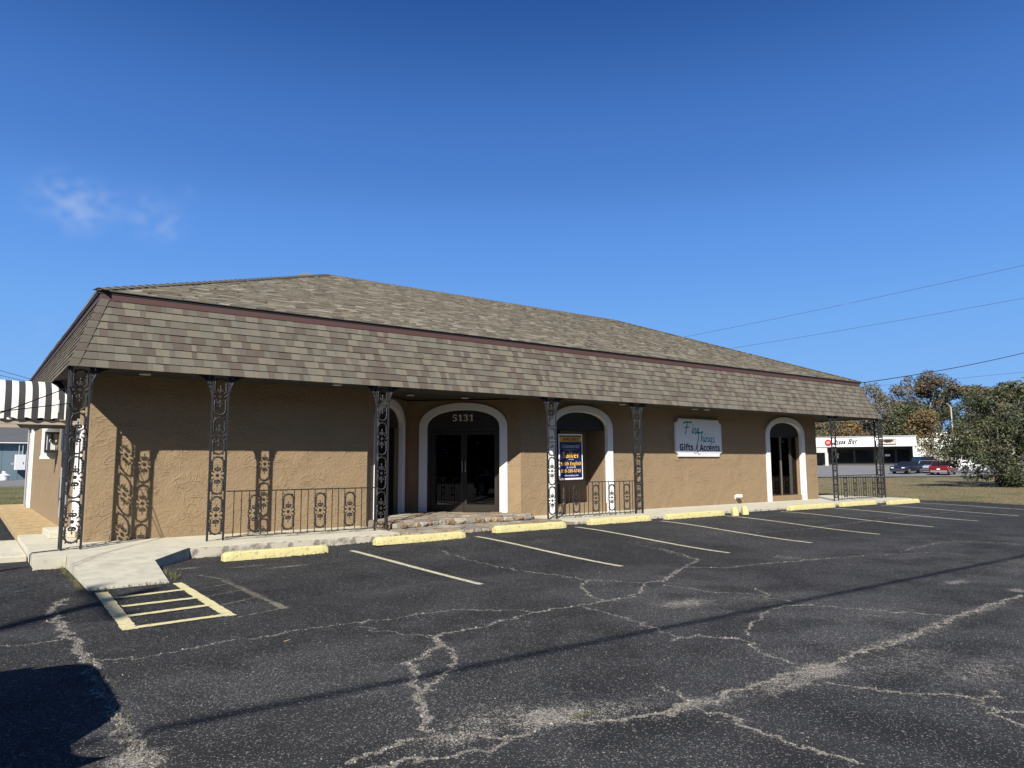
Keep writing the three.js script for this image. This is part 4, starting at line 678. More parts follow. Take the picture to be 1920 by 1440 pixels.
// ---------- wheel stops ----------
function wheelStop(x0, x1, z, label, seed, turn = 0, opts = {}) {
  const L = x1 - x0, r = rng(seed), s = poly([[-.10, 0], [.10, 0], [.098, .06], [.078, .13], [.055, .146], [-.055, .146], [-.078, .13], [-.098, .06]]), n = 26, g = new THREE.ExtrudeGeometry(s, { depth: L, steps: n, bevelEnabled: false }), p = g.attributes.position;
  for (let i = 0; i < p.count; i++) { const zz = p.getZ(i), e = Math.min(zz, L - zz), k = Math.sqrt(Math.min(1, (e + .012) / (opts.round ?? .075))), y = p.getY(i), x = p.getX(i), w = 1 + .05 * (vnoise(zz * 9 + seed, y * 30, 3) - .5) * (y > .01 ? 1 : 0); p.setXYZ(i, x * lerp(.72, 1, k) * w, y * lerp(.62, 1, k) * w * (opts.high ?? 1), zz - L / 2); }
  g.rotateY(Math.PI / 2); g.computeVertexNormals(); const t = thing('wheel_stop', label, 'wheel stop', [(x0 + x1) / 2, lotY((x0 + x1) / 2, z) + .004, z], turn, 'yellow concrete wheel stops');
  part('concrete_bar', metreUV(toCreasedNormals(g, .6)), M.yellowStop, t);
  if (!turn) for (const q of [-.33, .33]) part('anchor_pin', new THREE.CylinderGeometry(.014, .014, .01, 8).translate(q * L, .146, 0), M.steelGrey, t);
}
wheelStop(1.72, 3.56, 2.80, 'yellow wheel stop nearest the concrete ramp', 801);
wheelStop(4.56, 6.6, 2.72, 'yellow wheel stop before the left end of the stone porch', 802);
wheelStop(7.5, 9.52, 2.55, 'yellow wheel stop before the right end of the stone porch', 803);
wheelStop(10.48, 12.62, 2.36, 'yellow wheel stop in front of the poster window railing', 804);
wheelStop(13.22, 15.62, 2.40, 'yellow wheel stop below the white shop sign, left of the two turned stubs', 805);
wheelStop(15.72, 15.98, 2.66, 'yellow stub turned end on, left one of the pair', 806, .86, { high: 1.65, round: .13 });
wheelStop(16.3, 16.56, 2.58, 'yellow stub turned end on, right one of the pair', 807, .86, { high: 1.65, round: .13 });
wheelStop(18.9, 21.5, 2.42, 'yellow wheel stop before the far arched window', 808);
wheelStop(22.0, 24.25, 2.42, 'yellow wheel stop below the far right railing, second from the grass', 809);
wheelStop(24.62, 26.85, 2.72, 'yellow wheel stop nearest the grass field', 810);

// ---------- signs on the front wall ----------
{
  const W = 2.36, H = 1.235, n = .14, s = new THREE.Shape(); s.moveTo(n, 0); s.lineTo(W - n, 0); s.absarc(W, 0, n, Math.PI, Math.PI / 2, true); s.lineTo(W, H - n); s.absarc(W, H, n, -Math.PI / 2, -Math.PI, true); s.lineTo(n, H); s.absarc(0, H, n, 0, -Math.PI / 2, true); s.lineTo(0, n); s.absarc(0, 0, n, Math.PI / 2, 0, true);
  const t = thing('shop_sign', 'white notched corner shop sign with teal script and black lettering', 'sign', [16.44, 1.825, .005]);
  const board = extr(s, .045, .004, 10); part('board', board, std({ color: rgb(.66, .665, .67), roughness: .55 }), t);
  const tex = canvasTex(1416, 741, (x, w, h) => {
    x.fillStyle = '#d9dadb'; x.fillRect(0, 0, w, h); x.lineCap = 'round'; x.lineJoin = 'round';
    const S = w / 472;                                // lay out on a 472 x 247 board
    x.setTransform(S, 0, 0, S, 0, 0);
    const stroke = (pts, wd, col) => { x.strokeStyle = col; for (let k = 0; k < 3; k++) { x.lineWidth = wd * 1.4 * (1 - k * .12); x.beginPath(); x.moveTo(pts[0][0] + k * .6, pts[0][1]); for (let i = 1; i + 1 < pts.length; i += 2) x.quadraticCurveTo(pts[i][0] + k * .6, pts[i][1], pts[i + 1][0] + k * .6, pts[i + 1][1]); x.stroke(); } };
    const C = '#0f7d80';
    // Fine
    stroke([[84, 30], [110, 14], [150, 26], [160, 22], [164, 17]], 7, C); stroke([[122, 24], [114, 56], [106, 80], [102, 94], [95, 98]], 6, C); stroke([[92, 60], [110, 55], [136, 55]], 5, C);
    stroke([[172, 58], [168, 74], [165, 90], [168, 96], [176, 86]], 5, C); stroke([[178, 42], [180, 42], [180, 43]], 5, C);
    stroke([[186, 62], [184, 78], [180, 94]], 5, C); stroke([[182, 82], [194, 56], [202, 62], [206, 68], [200, 88], [204, 96], [214, 86]], 4.6, C);
    stroke([[216, 80], [236, 74], [234, 62], [226, 54], [216, 76], [214, 94], [228, 96], [238, 94], [248, 84]], 4.6, C);
    x.save(); x.translate(0, -20);
    // Things
    stroke([[196, 116], [220, 100], [258, 112], [270, 108], [276, 102]], 7.5, C); stroke([[236, 110], [228, 150], [214, 186], [208, 204], [202, 214]], 6, C);
    stroke([[268, 104], [262, 140], [254, 168]], 5, C); stroke([[256, 158], [268, 134], [278, 140], [282, 146], [274, 166], [280, 172], [288, 162]], 4.8, C);
    stroke([[296, 138], [292, 152], [290, 166], [294, 170], [300, 162]], 4.8, C); stroke([[300, 122], [302, 122], [302, 123]], 5, C);
    stroke([[312, 138], [308, 154], [304, 170]], 4.8, C); stroke([[306, 160], [318, 134], [328, 140], [332, 146], [324, 166], [330, 172], [338, 162]], 4.8, C);
    stroke([[364, 144], [350, 132], [344, 152], [344, 168], [354, 166], [362, 160], [366, 142], [362, 180], [352, 200], [340, 206], [334, 196]], 4.8, C);
    stroke([[394, 138], [378, 138], [382, 150], [396, 160], [390, 170], [380, 174], [372, 168]], 4.8, C);
    x.restore();
    // Gifts & Accents
    x.fillStyle = '#0c0d0f'; x.font = 'bold 56px sans-serif'; for (const [s, a, b, y] of [['Gifts', 36, 174, 206], ['Accents', 240, 450, 208]]) { x.save(); x.translate(a, y); x.scale((b - a) / x.measureText(s).width, 1); x.fillText(s, 0, 0); x.strokeStyle = '#0c0d0f'; x.lineWidth = 2.2; x.strokeText(s, 0, 0); x.restore(); }
    stroke([[232, 206], [196, 236], [186, 222], [184, 208], [206, 196], [224, 184], [218, 172], [208, 168], [206, 184], [214, 210], [226, 232], [234, 238], [242, 226]], 3.4, '#1b1c1e');
    x.fillRect(36, 222, 150, 2.2); x.fillRect(244, 222, 204, 2.2);
    x.strokeStyle = '#4a4b4d'; x.lineWidth = 1.2; x.beginPath(); x.moveTo(32, 5); x.lineTo(440, 5); x.moveTo(32, 242); x.lineTo(440, 242); x.moveTo(5, 34); x.lineTo(5, 213); x.moveTo(467, 34); x.lineTo(467, 213); x.stroke();
    for (const [cx, cy] of [[0, 0], [472, 0], [0, 247], [472, 247]]) { x.beginPath(); x.arc(cx, cy, 33, 0, 7); x.stroke(); }
  });
  const f = new THREE.ShapeGeometry(s, 10), uv = f.attributes.uv, p = f.attributes.position; for (let i = 0; i < p.count; i++) uv.setXY(i, p.getX(i) / W, p.getY(i) / H);
  f.translate(0, 0, .053); part('lettering', f, std({ map: tex, roughness: .55 }), t);
}
{
  const W = .90, H = 1.30, t = thing('poster_sign', 'navy and gold property poster hanging in the arched window', 'sign', [11.60, 1.155, -.045]); t.rotation.z = .012;
  part('board', rbx(0, W, 0, H, -.014, 0, .004, 1), std({ color: rgb(.74, .74, .74), roughness: .5 }), t);
  const tex = canvasTex(720, 1040, (x, w, h) => {
    x.fillStyle = '#e4e4e6'; x.fillRect(0, 0, w, h); x.fillStyle = '#131a4a'; x.fillRect(24, 30, w - 48, h - 66); x.fillStyle = '#0c0f24'; x.fillRect(24, 30, w - 48, 30); x.fillStyle = '#c9991f'; x.fillRect(24, 60, w - 48, 118);
    const txt = (s, y, px, col, fnt = 'bold', fam = 'sans-serif', maxW = 620, skew = 0) => { x.font = `${fnt} ${px}px ${fam}`; x.fillStyle = col; const m = x.measureText(s).width; x.save(); x.translate(w / 2, y); x.transform(1, 0, skew, 1, 0, 0); if (m > maxW) x.scale(maxW / m, 1); x.textAlign = 'center'; x.fillText(s, 0, 0); x.strokeStyle = '#0c0d0f'; x.lineWidth = 2.2; x.strokeText(s, 0, 0); x.restore(); };
    txt('AVAILABLE', 150, 92, '#0d1130', 'bold', 'sans-serif', 520); txt('Commercial', 318, 110, '#eef0f4', '', 'serif', 520, -.28); x.font = '44px sans-serif'; x.fillStyle = '#cfd3dc'; 'PROPERTY'.split('').forEach((c, i) => x.fillText(c, 170 + i * 50, 384));
    txt('Salter', 545, 190, '#f2c230', 'bold', 'sans-serif', 520); txt('company', 590, 40, '#e8e8ea', 'bold'); txt('Keith English', 715, 112, '#f2c230', 'bold', 'sans-serif', 640); txt('SR. ADVISOR', 780, 48, '#f4f4f4', 'bold'); txt('850-380-6745', 878, 104, '#f2c230', 'bold', 'sans-serif', 600); txt('saltercompany.com', 962, 52, '#f4f4f4', 'bold', 'sans-serif', 440);
  });
  const g = new THREE.PlaneGeometry(W - .004, H - .004); g.translate(W / 2, H / 2, .003); part('printed_face', g, std({ map: tex, roughness: .45 }), t);
}
{ // spout low on the wall
  const t = thing('wall_spout', 'small white dryer style spout low on the wall right of the shop sign', 'vent', [19.55, .44, .01]);
  part('pipe', cyl([0, .02, 0], [.02, .0, .16], .045, .045, 12), M.white, t); part('hood', rbx(-.10, .10, -.01, .09, .05, .20, .02), M.white, t); part('flange', rbx(-.07, .07, -.07, .07, -.008, .01, .006), M.white, t);
}
// ---------- left side: awning, lantern, boxes, cables ----------
{
  const t = thing('striped_awning', 'black and white striped barrel awning over the left side walk', 'awning', [0, 0, 0]);
  const z0 = -1.45, z1 = -3.35, yb = 2.56, yc = 3.36, prof = []; for (let i = 0; i <= 20; i++) { const a = i / 20 * Math.PI, c = Math.cos(a), s = Math.sin(a); prof.push([(z0 + z1) / 2 + (z0 - z1) / 2 * Math.sign(c) * Math.pow(Math.abs(c), .72), yb + .16 + (yc - yb - .16) * Math.pow(s, .8)]); }
  const full = [[z0, yb], ...prof, [z1, yb]], xl = -1.82, nx = 46, pos = [], uv = [], idx = [];
  let acc = 0; full.forEach(([z, y], j) => { if (j) acc += Math.hypot(z - full[j - 1][0], y - full[j - 1][1]); const rise = (y - yb) / (yc - yb), xr = -.215 - .16 * Math.max(0, rise - .3); for (let i = 0; i <= nx; i++) { const x = lerp(xl, xr, i / nx), edge = j === 0 || j === full.length - 1; pos.push(x, y + (edge ? .016 * Math.sin(x * 25) : .006 * Math.sin(x * 11 + j)), z + .008 * Math.sin(x * 13 + j * 2)); uv.push(x / .222, acc); } });
  for (let j = 0; j + 1 < full.length; j++) for (let i = 0; i < nx; i++) { const a = j * (nx + 1) + i; idx.push(a, a + 1, a + nx + 1, a + 1, a + nx + 2, a + nx + 1); }
  const g = new THREE.BufferGeometry(); g.setAttribute('position', new THREE.Float32BufferAttribute(pos, 3)); g.setAttribute('uv', new THREE.Float32BufferAttribute(uv, 2)); g.setIndex(idx); g.computeVertexNormals();
  const st = dataTex(256, 64, (i, j, o) => { const k = i < 126 ? 1 : 0, n = .92 + .12 * pnoise(i / 8, j / 8, 8, 3, 171); o[0] = l2s((k ? .70 : .030) * n); o[1] = l2s((k ? .69 : .031) * n); o[2] = l2s((k ? .63 : .034) * n); }, true); st.offset.x = .36;
  part('canopy', g, std({ map: st, roughness: .9, side: THREE.DoubleSide }), t);
  const fr = []; for (const x of [-.36, -1.05, -1.78]) fr.push(cyl([x, yb + .02, z0 - .03], [x, yb + .02, z1 + .03], .016)); for (const z of [z0 - .03, z1 + .03]) fr.push(cyl([-.24, yb + .03, z], [-1.8, yb + .03, z], .016)); for (const x of [-.4, -1.78]) fr.push(tube(prof.map(([z, y]) => [x, y - .03, z]), .013, 6));
  part('frame', join(fr), std({ color: rgb(.35, .33, .30), roughness: .5, metalness: .5 }), t);
  part('valance_beam', join([rbx(-1.8, -.05, yb - .12, yb - .03, z0 - .12, z0 - .07, .008), rbx(-1.8, -.05, yb - .12, yb - .03, z1 + .07, z1 + .12, .008)]), std({ color: rgb(.30, .26, .21), roughness: .7 }), t);
  for (const z of [z0 - .1, z1 + .1]) part('wall_bracket', rbx(-.06, .0, yb - .2, yb + .02, z - .03, z + .03, .006), M.steelGrey, t);
}
{
  const z = -6, t = thing('wall_lantern', 'black and grey carriage lantern with candle bulbs under the striped awning', 'lantern', [-.115, 1.98, z + .07]);
  t.scale.setScalar(1.1); part('backplate', rbx(-.03, .03, .2, .4, -.03, .02, .01), M.iron, t);
  const c = [-.145, .145], cage = []; for (const x of c) for (const zz of [.03, .24]) cage.push(rbx(x - .012, x + .012, .0, .42, zz - .012, zz + .012, .003, 1)); for (const y of [.0, .40]) { cage.push(rbx(-.16, .16, y, y + .035, .012, .055, .004, 1), rbx(-.16, .16, y, y + .035, .215, .255, .004, 1), rbx(-.16, -.13, y, y + .035, .055, .215, .004, 1), rbx(.13, .16, y, y + .035, .055, .215, .004, 1)); }
  part('cage', join(cage), M.iron, t);
  part('base', rbx(-.16, .16, -.03, .0, .02, .25, .006), M.iron, t);
  part('roof', join([(() => { const g = new THREE.CylinderGeometry(.10, .235, .13, 4, 1); g.rotateY(Math.PI / 4); g.translate(0, .50, .135); return g; })(), (() => { const g = new THREE.CylinderGeometry(.10, .10, .05, 4); g.rotateY(Math.PI / 4); g.translate(0, .59, .135); return g; })(), new THREE.SphereGeometry(.03, 8, 6).translate(0, .635, .135)]), std({ color: rgb(.16, .165, .16), roughness: .6, metalness: .4 }), t);
  for (const x of c.map((v) => v * .42)) { part('candle', cyl([x, .0, .13], [x, .2, .13], .013), M.iron, t); part('bulb', new THREE.SphereGeometry(.02, 8, 6).scale(1, 1.8, 1).translate(x, .235, .13), std({ color: rgb(.6, .58, .5), roughness: .3 }), t); }
  part('glass_pane', rbx(-.13, .13, .036, .40, .242, .246, .001, 1), new THREE.MeshPhysicalMaterial({ color: rgb(.9, .92, .93), roughness: .05, transmission: 1, thickness: 0 }), t);
  const b = thing('lantern_board', 'white painted board standing out from the wall behind the lantern', 'board', [0, 1.84, z]);
  part('panel', rbx(-.34, -.002, 0, .86, -.10, .03, .008), M.white, b); part('bottom_rail', rbx(-.36, -.004, -.05, .03, -.11, .045, .006), M.white, b);
  for (const [zz, y0, y1, w, l] of [[-3.7, 1.95, 2.6, .45, 'grey electric box on the left wall beside the lantern'], [-2.6, 1.95, 2.55, .40, 'grey electric box on the left wall seen through the corner column']]) { const e = thing('electric_box', l, 'electric box', [0, y0, zz]); part('cabinet', rbx(-.10, -.002, 0, y1 - y0, -w / 2, w / 2, .012), M.steelGrey, e); part('door', rbx(-.111, -.101, .03, y1 - y0 - .03, -w / 2 + .02, w / 2 - .02, .004), M.steelGrey, e); part('conduit', cyl([-.08, -1.5 + .02, 0], [-.08, .0, 0], .022), M.steelGrey, e); }
}
{
  const mk = (name, a, b, sag, rad, label, grp) => { const p = []; for (let i = 0; i <= 24; i++) { const t = i / 24; p.push([lerp(a[0], b[0], t), lerp(a[1], b[1], t) - sag * 4 * t * (1 - t), lerp(a[2], b[2], t)]); } return single(name, tube(p, rad, 6), std({ color: rgb(.014, .014, .016), roughness: .6 }), label, 'cable', grp); };
  mk('guy_cable', [-.47, 2.98, 1.19], [-4.46, .62, 8.43], .0, .0085, 'upper black cable sloping from the corner column across the awning', 'cables tied to the corner column');
  mk('guy_cable', [-.47, 2.69, 1.19], [-4.46, 1.56, 8.43], .0, .0075, 'lower, flatter black cable tied to the corner column below the other', 'cables tied to the corner column');
  const t = thing('cable_post', 'weathered wooden post outside the left edge holding two black cables', 'post', [-4.52, 0, 8.47]); part('post', new THREE.CylinderGeometry(.06, .075, 2.1, 10).translate(0, 1.0, 0), std({ color: rgb(.16, .12, .08), roughness: .95 }), t); part('cap', new THREE.CylinderGeometry(.05, .062, .03, 10).translate(0, 2.062, 0), M.steelGrey, t);
  const floorCable = [[-.40, .222, 1.16], [-.7, .221, 1.3], [-.886, .222, 1.42], [-.915, .2, 1.45], [-.915, .02, 1.47], [-1.1, .012, 1.55], [-1.5, .012, 1.9], [-2.3, .012, 2.5], [-4, .012, 3.0]];
  single('ground_cable', tube(floorCable, .009, 6), std({ color: rgb(.012, .012, .014), roughness: .7 }), 'thin black cable lying over the walk edge onto the asphalt at the left', 'cable');
}

// ---------- trees ----------
function crownGeo(seed, clumps, per, leaf, cols, squash = .8) {   // leaf-sized faces in clumps; clumps: [x,y,z,r,colour index]
  const r = rng(seed), pos = [], col = [], nor = [], a = new THREE.Vector3(), u = new THREE.Vector3(), v = new THREE.Vector3(), n = new THREE.Vector3();
  for (const [cx, cy, cz, cr, ci = 0] of clumps) {
    const cnt = Math.round(per * cr * cr), tone = .75 + .5 * r();
    for (let i = 0; i < cnt; i++) {
      do a.set(r() * 2 - 1, r() * 2 - 1, r() * 2 - 1); while (a.lengthSq() > 1 || a.lengthSq() < .05);
      a.multiplyScalar((.55 + .45 * Math.pow(r(), .5)) / Math.pow(a.length(), .5)); if (a.length() > 1.12) a.setLength(1.12 * r() ** .3);
      const x = cx + a.x * cr, y = cy + a.y * cr * squash, z = cz + a.z * cr; if (y < .05) continue;
      n.set(a.x + (r() - .5) * 1.6, a.y + .5 + (r() - .5) * 1.6, a.z + (r() - .5) * 1.6).normalize(); u.set(r() - .5, r() - .5, r() - .5).cross(n).normalize(); v.crossVectors(n, u);
      const l = leaf * (.55 + .9 * r()), w = l * (.38 + .25 * r());
      const P = [[u.x * l, u.y * l, u.z * l], [v.x * w, v.y * w, v.z * w], [-u.x * l, -u.y * l, -u.z * l], [-v.x * w, -v.y * w, -v.z * w]].map((q) => [x + q[0], y + q[1], z + q[2]]);
      const c = cols[(ci + (r() < .25 ? Math.floor(r() * cols.length) : 0)) % cols.length], k = tone * (.6 + .8 * r());
      for (const q of [0, 1, 2, 0, 2, 3]) { pos.push(...P[q]); nor.push(n.x, n.y, n.z); col.push(c[0] * k, c[1] * k, c[2] * k); }
    }
  }
  const g = new THREE.BufferGeometry(); g.setAttribute('position', new THREE.Float32BufferAttribute(pos, 3)); g.setAttribute('normal', new THREE.Float32BufferAttribute(nor, 3)); g.setAttribute('color', new THREE.Float32BufferAttribute(col, 3)); return g;
}
M.leaf = std({ vertexColors: true, roughness: .75, side: THREE.DoubleSide });
M.bark = std({ color: rgb(.17, .145, .12), roughness: 1 }); M.paleBark = std({ color: rgb(.30, .28, .25), roughness: 1 });
function limbs(seed, h, r0, ends, segs = 5) {        // trunk and a limb to each clump end
  const r = rng(seed), list = [], fork = h * .3;
  list.push(tube([[0, -.2, 0], [r0 * .4, fork * .5, 0], [0, fork, r0 * .3], [0, h * .62, 0], [r0, h * .9, 0]], [r0 * 1.2, r0, r0 * .85, r0 * .5, r0 * .12], 7));
  for (const [x, y, z] of ends) { const y0 = Math.min(fork * (.7 + r() * 1.2), y * .8), p = [[0, y0, 0]]; for (let i = 1; i <= segs; i++) { const t = i / segs; p.push([x * t + (r() - .5) * .3 * (1 - t) * h * .1, lerp(y0, y, Math.pow(t, .8)), z * t + (r() - .5) * .3 * h * .1 * (1 - t)]); } list.push(tube(p, p.map((_, i) => r0 * .42 * (1 - i / segs * .88)), 5)); }
  return join(list);
}
function tree(name, label, category, [x, z], o) {
  const y = o.y ?? landY(x, z) + .05, t = thing(name, label, category, [x, y, z], o.turn ?? 0, o.group), r = rng(o.seed), cl = [];
  for (let i = 0; i < o.n; i++) { const a = r() * 6.283, q = Math.sqrt(r()), hh = lerp(o.low, 1, r()), env = Math.pow(Math.sin(Math.min(1, Math.max(.04, (hh - o.low * .6) / (1.04 - o.low * .6))) * Math.PI), .62); cl.push([Math.cos(a) * q * o.w * env * .82, hh * o.h * .93, Math.sin(a) * q * o.w * env * .82, o.cr * (.6 + .7 * r()), Math.floor(r() * o.cols.length)]); }
  if (o.extra) cl.push(...o.extra);
  part('trunk', limbs(o.seed + 1, o.h * .85, o.trunk ?? o.h * .022, cl.filter((_, i) => i % 2 === 0 && i < 22)), o.bark ?? M.bark, t);
  part('crown', crownGeo(o.seed + 2, cl, o.per, o.leaf, o.cols), M.leaf, t); return t;
}
const OAK = [[.085, .062, .034], [.105, .068, .034], [.066, .066, .03], [.125, .085, .045], [.05, .048, .027]], EVER = [[.047, .058, .022], [.066, .074, .027], [.035, .043, .019], [.078, .078, .031]], OLIVE = [[.082, .082, .035], [.101, .094, .043], [.058, .066, .027], [.117, .086, .039]], BARE = [[.148, .129, .098], [.117, .101, .074], [.094, .094, .055], [.078, .070, .047]], PALE = [[.094, .105, .058], [.117, .125, .070], [.070, .082, .043]], RUST = [[.115, .072, .026], [.095, .076, .028], [.135, .088, .034]], WAX = [[.036, .047, .017], [.048, .060, .020], [.025, .033, .014], [.070, .074, .031], [.056, .056, .028]];
const G1 = 'trees behind the white shops';
tree('oak_tree', 'tall rust leaved oak rising above the white shops', 'tree', [129.5, -41.5], { seed: 901, h: 16.4, w: 8.0, n: 62, low: .46, cr: 1.3, per: 105, leaf: .185, cols: OAK, bark: M.paleBark, group: G1 });
[['pine_tree', 'dark evergreen in front of the rust leaved oak, over the burnt sign', [121, -40], 10.4, 5.2, EVER, .25], ['bare_tree', 'thin half bare tree just right of the mansard corner', [127.5, -49.5], 15.6, 3.6, BARE, .45, 24], ['bare_tree', 'second half bare tree, between the mansard corner and the oak', [133, -47], 14.2, 4.6, BARE, .40, 26], ['round_tree', 'pale green tree behind the shop roof below the oak', [120.5, -43.6], 7.9, 3.6, PALE, .2], ['round_tree', 'yellow rust tree right of the pale green one behind the shop roof', [119.4, -37.6], 8.6, 2.6, RUST, .3], ['round_tree', 'olive tree seen under the right end of the mansard', [116.5, -52.6], 8.0, 5.2, OLIVE, .2], ['round_tree', 'green tree behind the left end of the white shops', [113.5, -58], 8.6, 5.4, EVER, .2], ['round_tree', 'reddish tree seen between the last two iron columns', [118, -49], 7.6, 3.4, RUST, .25], ['round_tree', 'dense dark tree behind the pole, right of the oak', [127, -33], 11.8, 5.6, EVER, .2], ['round_tree', 'olive brown tree filling the gap right of the oak', [133, -35.5], 13.6, 6, OLIVE, .3], ['round_tree', 'large olive tree behind the big bush, leftmost of that row', [121, -24.5], 12.4, 6, OLIVE, .15], ['round_tree', 'grey green tree behind the big bush, second of that row', [114, -17.5], 12.6, 6, PALE, .15], ['round_tree', 'dark tree behind the big bush at the right picture edge', [107, -9.5], 12.6, 6.5, WAX, .12], ['round_tree', 'rust brown low tree behind the white side building', [125.5, -29], 9.4, 5.2, OAK, .2], ['round_tree', 'tall olive tree in the back row left of the oak', [138, -54], 15.2, 7, OLIVE, .15], ['round_tree', 'grey brown tree in the back row above the mansard corner', [134, -61], 15.4, 6.5, BARE, .15, 50], ['round_tree', 'dark tree in the back row behind the oak', [141, -44], 14.4, 7.5, EVER, .1], ['round_tree', 'olive tree in the back row right of the oak', [140, -33], 14.6, 7.5, OLIVE, .1], ['round_tree', 'dark olive tree between the lamp pole and the big bush', [122, -28], 11.6, 5.5, OLIVE, .08], ['round_tree', 'dark tree in the back row behind the lamp pole', [134, -24], 14.2, 7.5, WAX, .1], ['round_tree', 'green tree in the back row behind the left arcade', [124, -63], 11.5, 7, EVER, .1], ['round_tree', 'olive tree in the back row hidden behind the shop, seen under the eave', [119, -70], 11, 7, OLIVE, .1]].forEach(([n, l, p, h, w, cols, low, per], i) => tree(n, l, 'tree', p, { seed: 910 + i * 7, h, w, n: 34, low, cr: 1.5, per: (per ?? 66) * 2, leaf: .175, cols, group: G1 }));
// the near evergreens on the grass
tree('evergreen_bush', 'big spreading evergreen bush with a low skirt on the grass', 'bush', [48.6, -2.2], { seed: 1001, y: .1, h: 4.7, w: 3.7, n: 70, low: .05, cr: .66, per: 480, leaf: .075, cols: WAX, trunk: .11, extra: [[-3.3, 2.2, -1.9, .7, 1], [-3.8, 2.6, -2.3, .6, 0], [-3.0, 3.2, -1.6, .7, 3], [-2.4, 3.8, -1.2, .6, 1], [-3.5, 1.7, -2.0, .5, 2], [-2.6, 2.4, -.8, .9, 1], [-3.1, 1.9, -.3, .7, 0], [-2.9, 2.9, -.6, .7, 3], [-2.0, 1.6, .2, .8, 1], [.3, .5, 1.6, .8, 2], [1.2, .45, 1.8, .8, 1], [-.6, .45, 1.4, .7, 0], [-1.2, .55, 1.2, .55, 2]] });
tree('evergreen_tree', 'taller ragged evergreen tree rising behind the big bush', 'tree', [52.5, -2.8], { seed: 1011, y: .1, h: 7.0, w: 3.9, n: 78, low: .2, cr: .66, per: 380, leaf: .085, cols: WAX, trunk: .15, bark: M.paleBark });
tree('evergreen_tree', 'ragged evergreen at the right picture edge beside the big bush', 'tree', [53.5, 1.2], { seed: 1021, y: .1, h: 6.7, w: 3.6, n: 76, low: .1, cr: .66, per: 380, leaf: .085, cols: WAX, trunk: .15, bark: M.paleBark });
// trees across the road behind the camera, mirrored dark in the door glass
const row = tree('roadside_tree', 'dark roadside tree behind the camera, nearest the pole', 'tree', [-30, 31], { seed: 1031, y: 0, h: 12, w: 6.5, n: 26, low: .06, cr: 2.2, per: 34, leaf: .42, cols: EVER, group: 'trees across the road' });
[[-38, 30, 'dark roadside tree behind the camera, second from the pole'], [-46, 28, 'dark roadside tree behind the camera, third from the pole'], [-44, 37, 'dark roadside tree behind the camera, back row left'], [-36, 40, 'dark roadside tree behind the camera, back row middle'], [-27, 42, 'dark roadside tree behind the camera, back row right'], [-19, 44, 'dark roadside tree behind the camera, at the end of the row'], [-52, 22, 'dark roadside tree behind the camera, far end of the front row'], ...[-10, -1, 8, 17, 27, 36, 46, 56].map((x, i) => [x, 42 + (i % 3) * 2.5, 'dark roadside tree behind the camera, number ' + ['one', 'two', 'three', 'four', 'five', 'six', 'seven', 'eight'][i] + ' right of the row end']), ...[[66, 36, 'left'], [75, 33, 'middle'], [84, 38, 'right'], [93, 44, 'last']].map(([x, z, w]) => [x, z, 'dark roadside tree east of the car park outside the picture, ' + w + ' one'])].forEach(([x, z, l], i) => { const c = row.clone(); c.name = numbered('roadside_tree'); c.position.set(x, 0, z); c.rotation.y = 1.3 * i + .7; c.userData = { ...row.userData, label: l }; scene.add(c); });

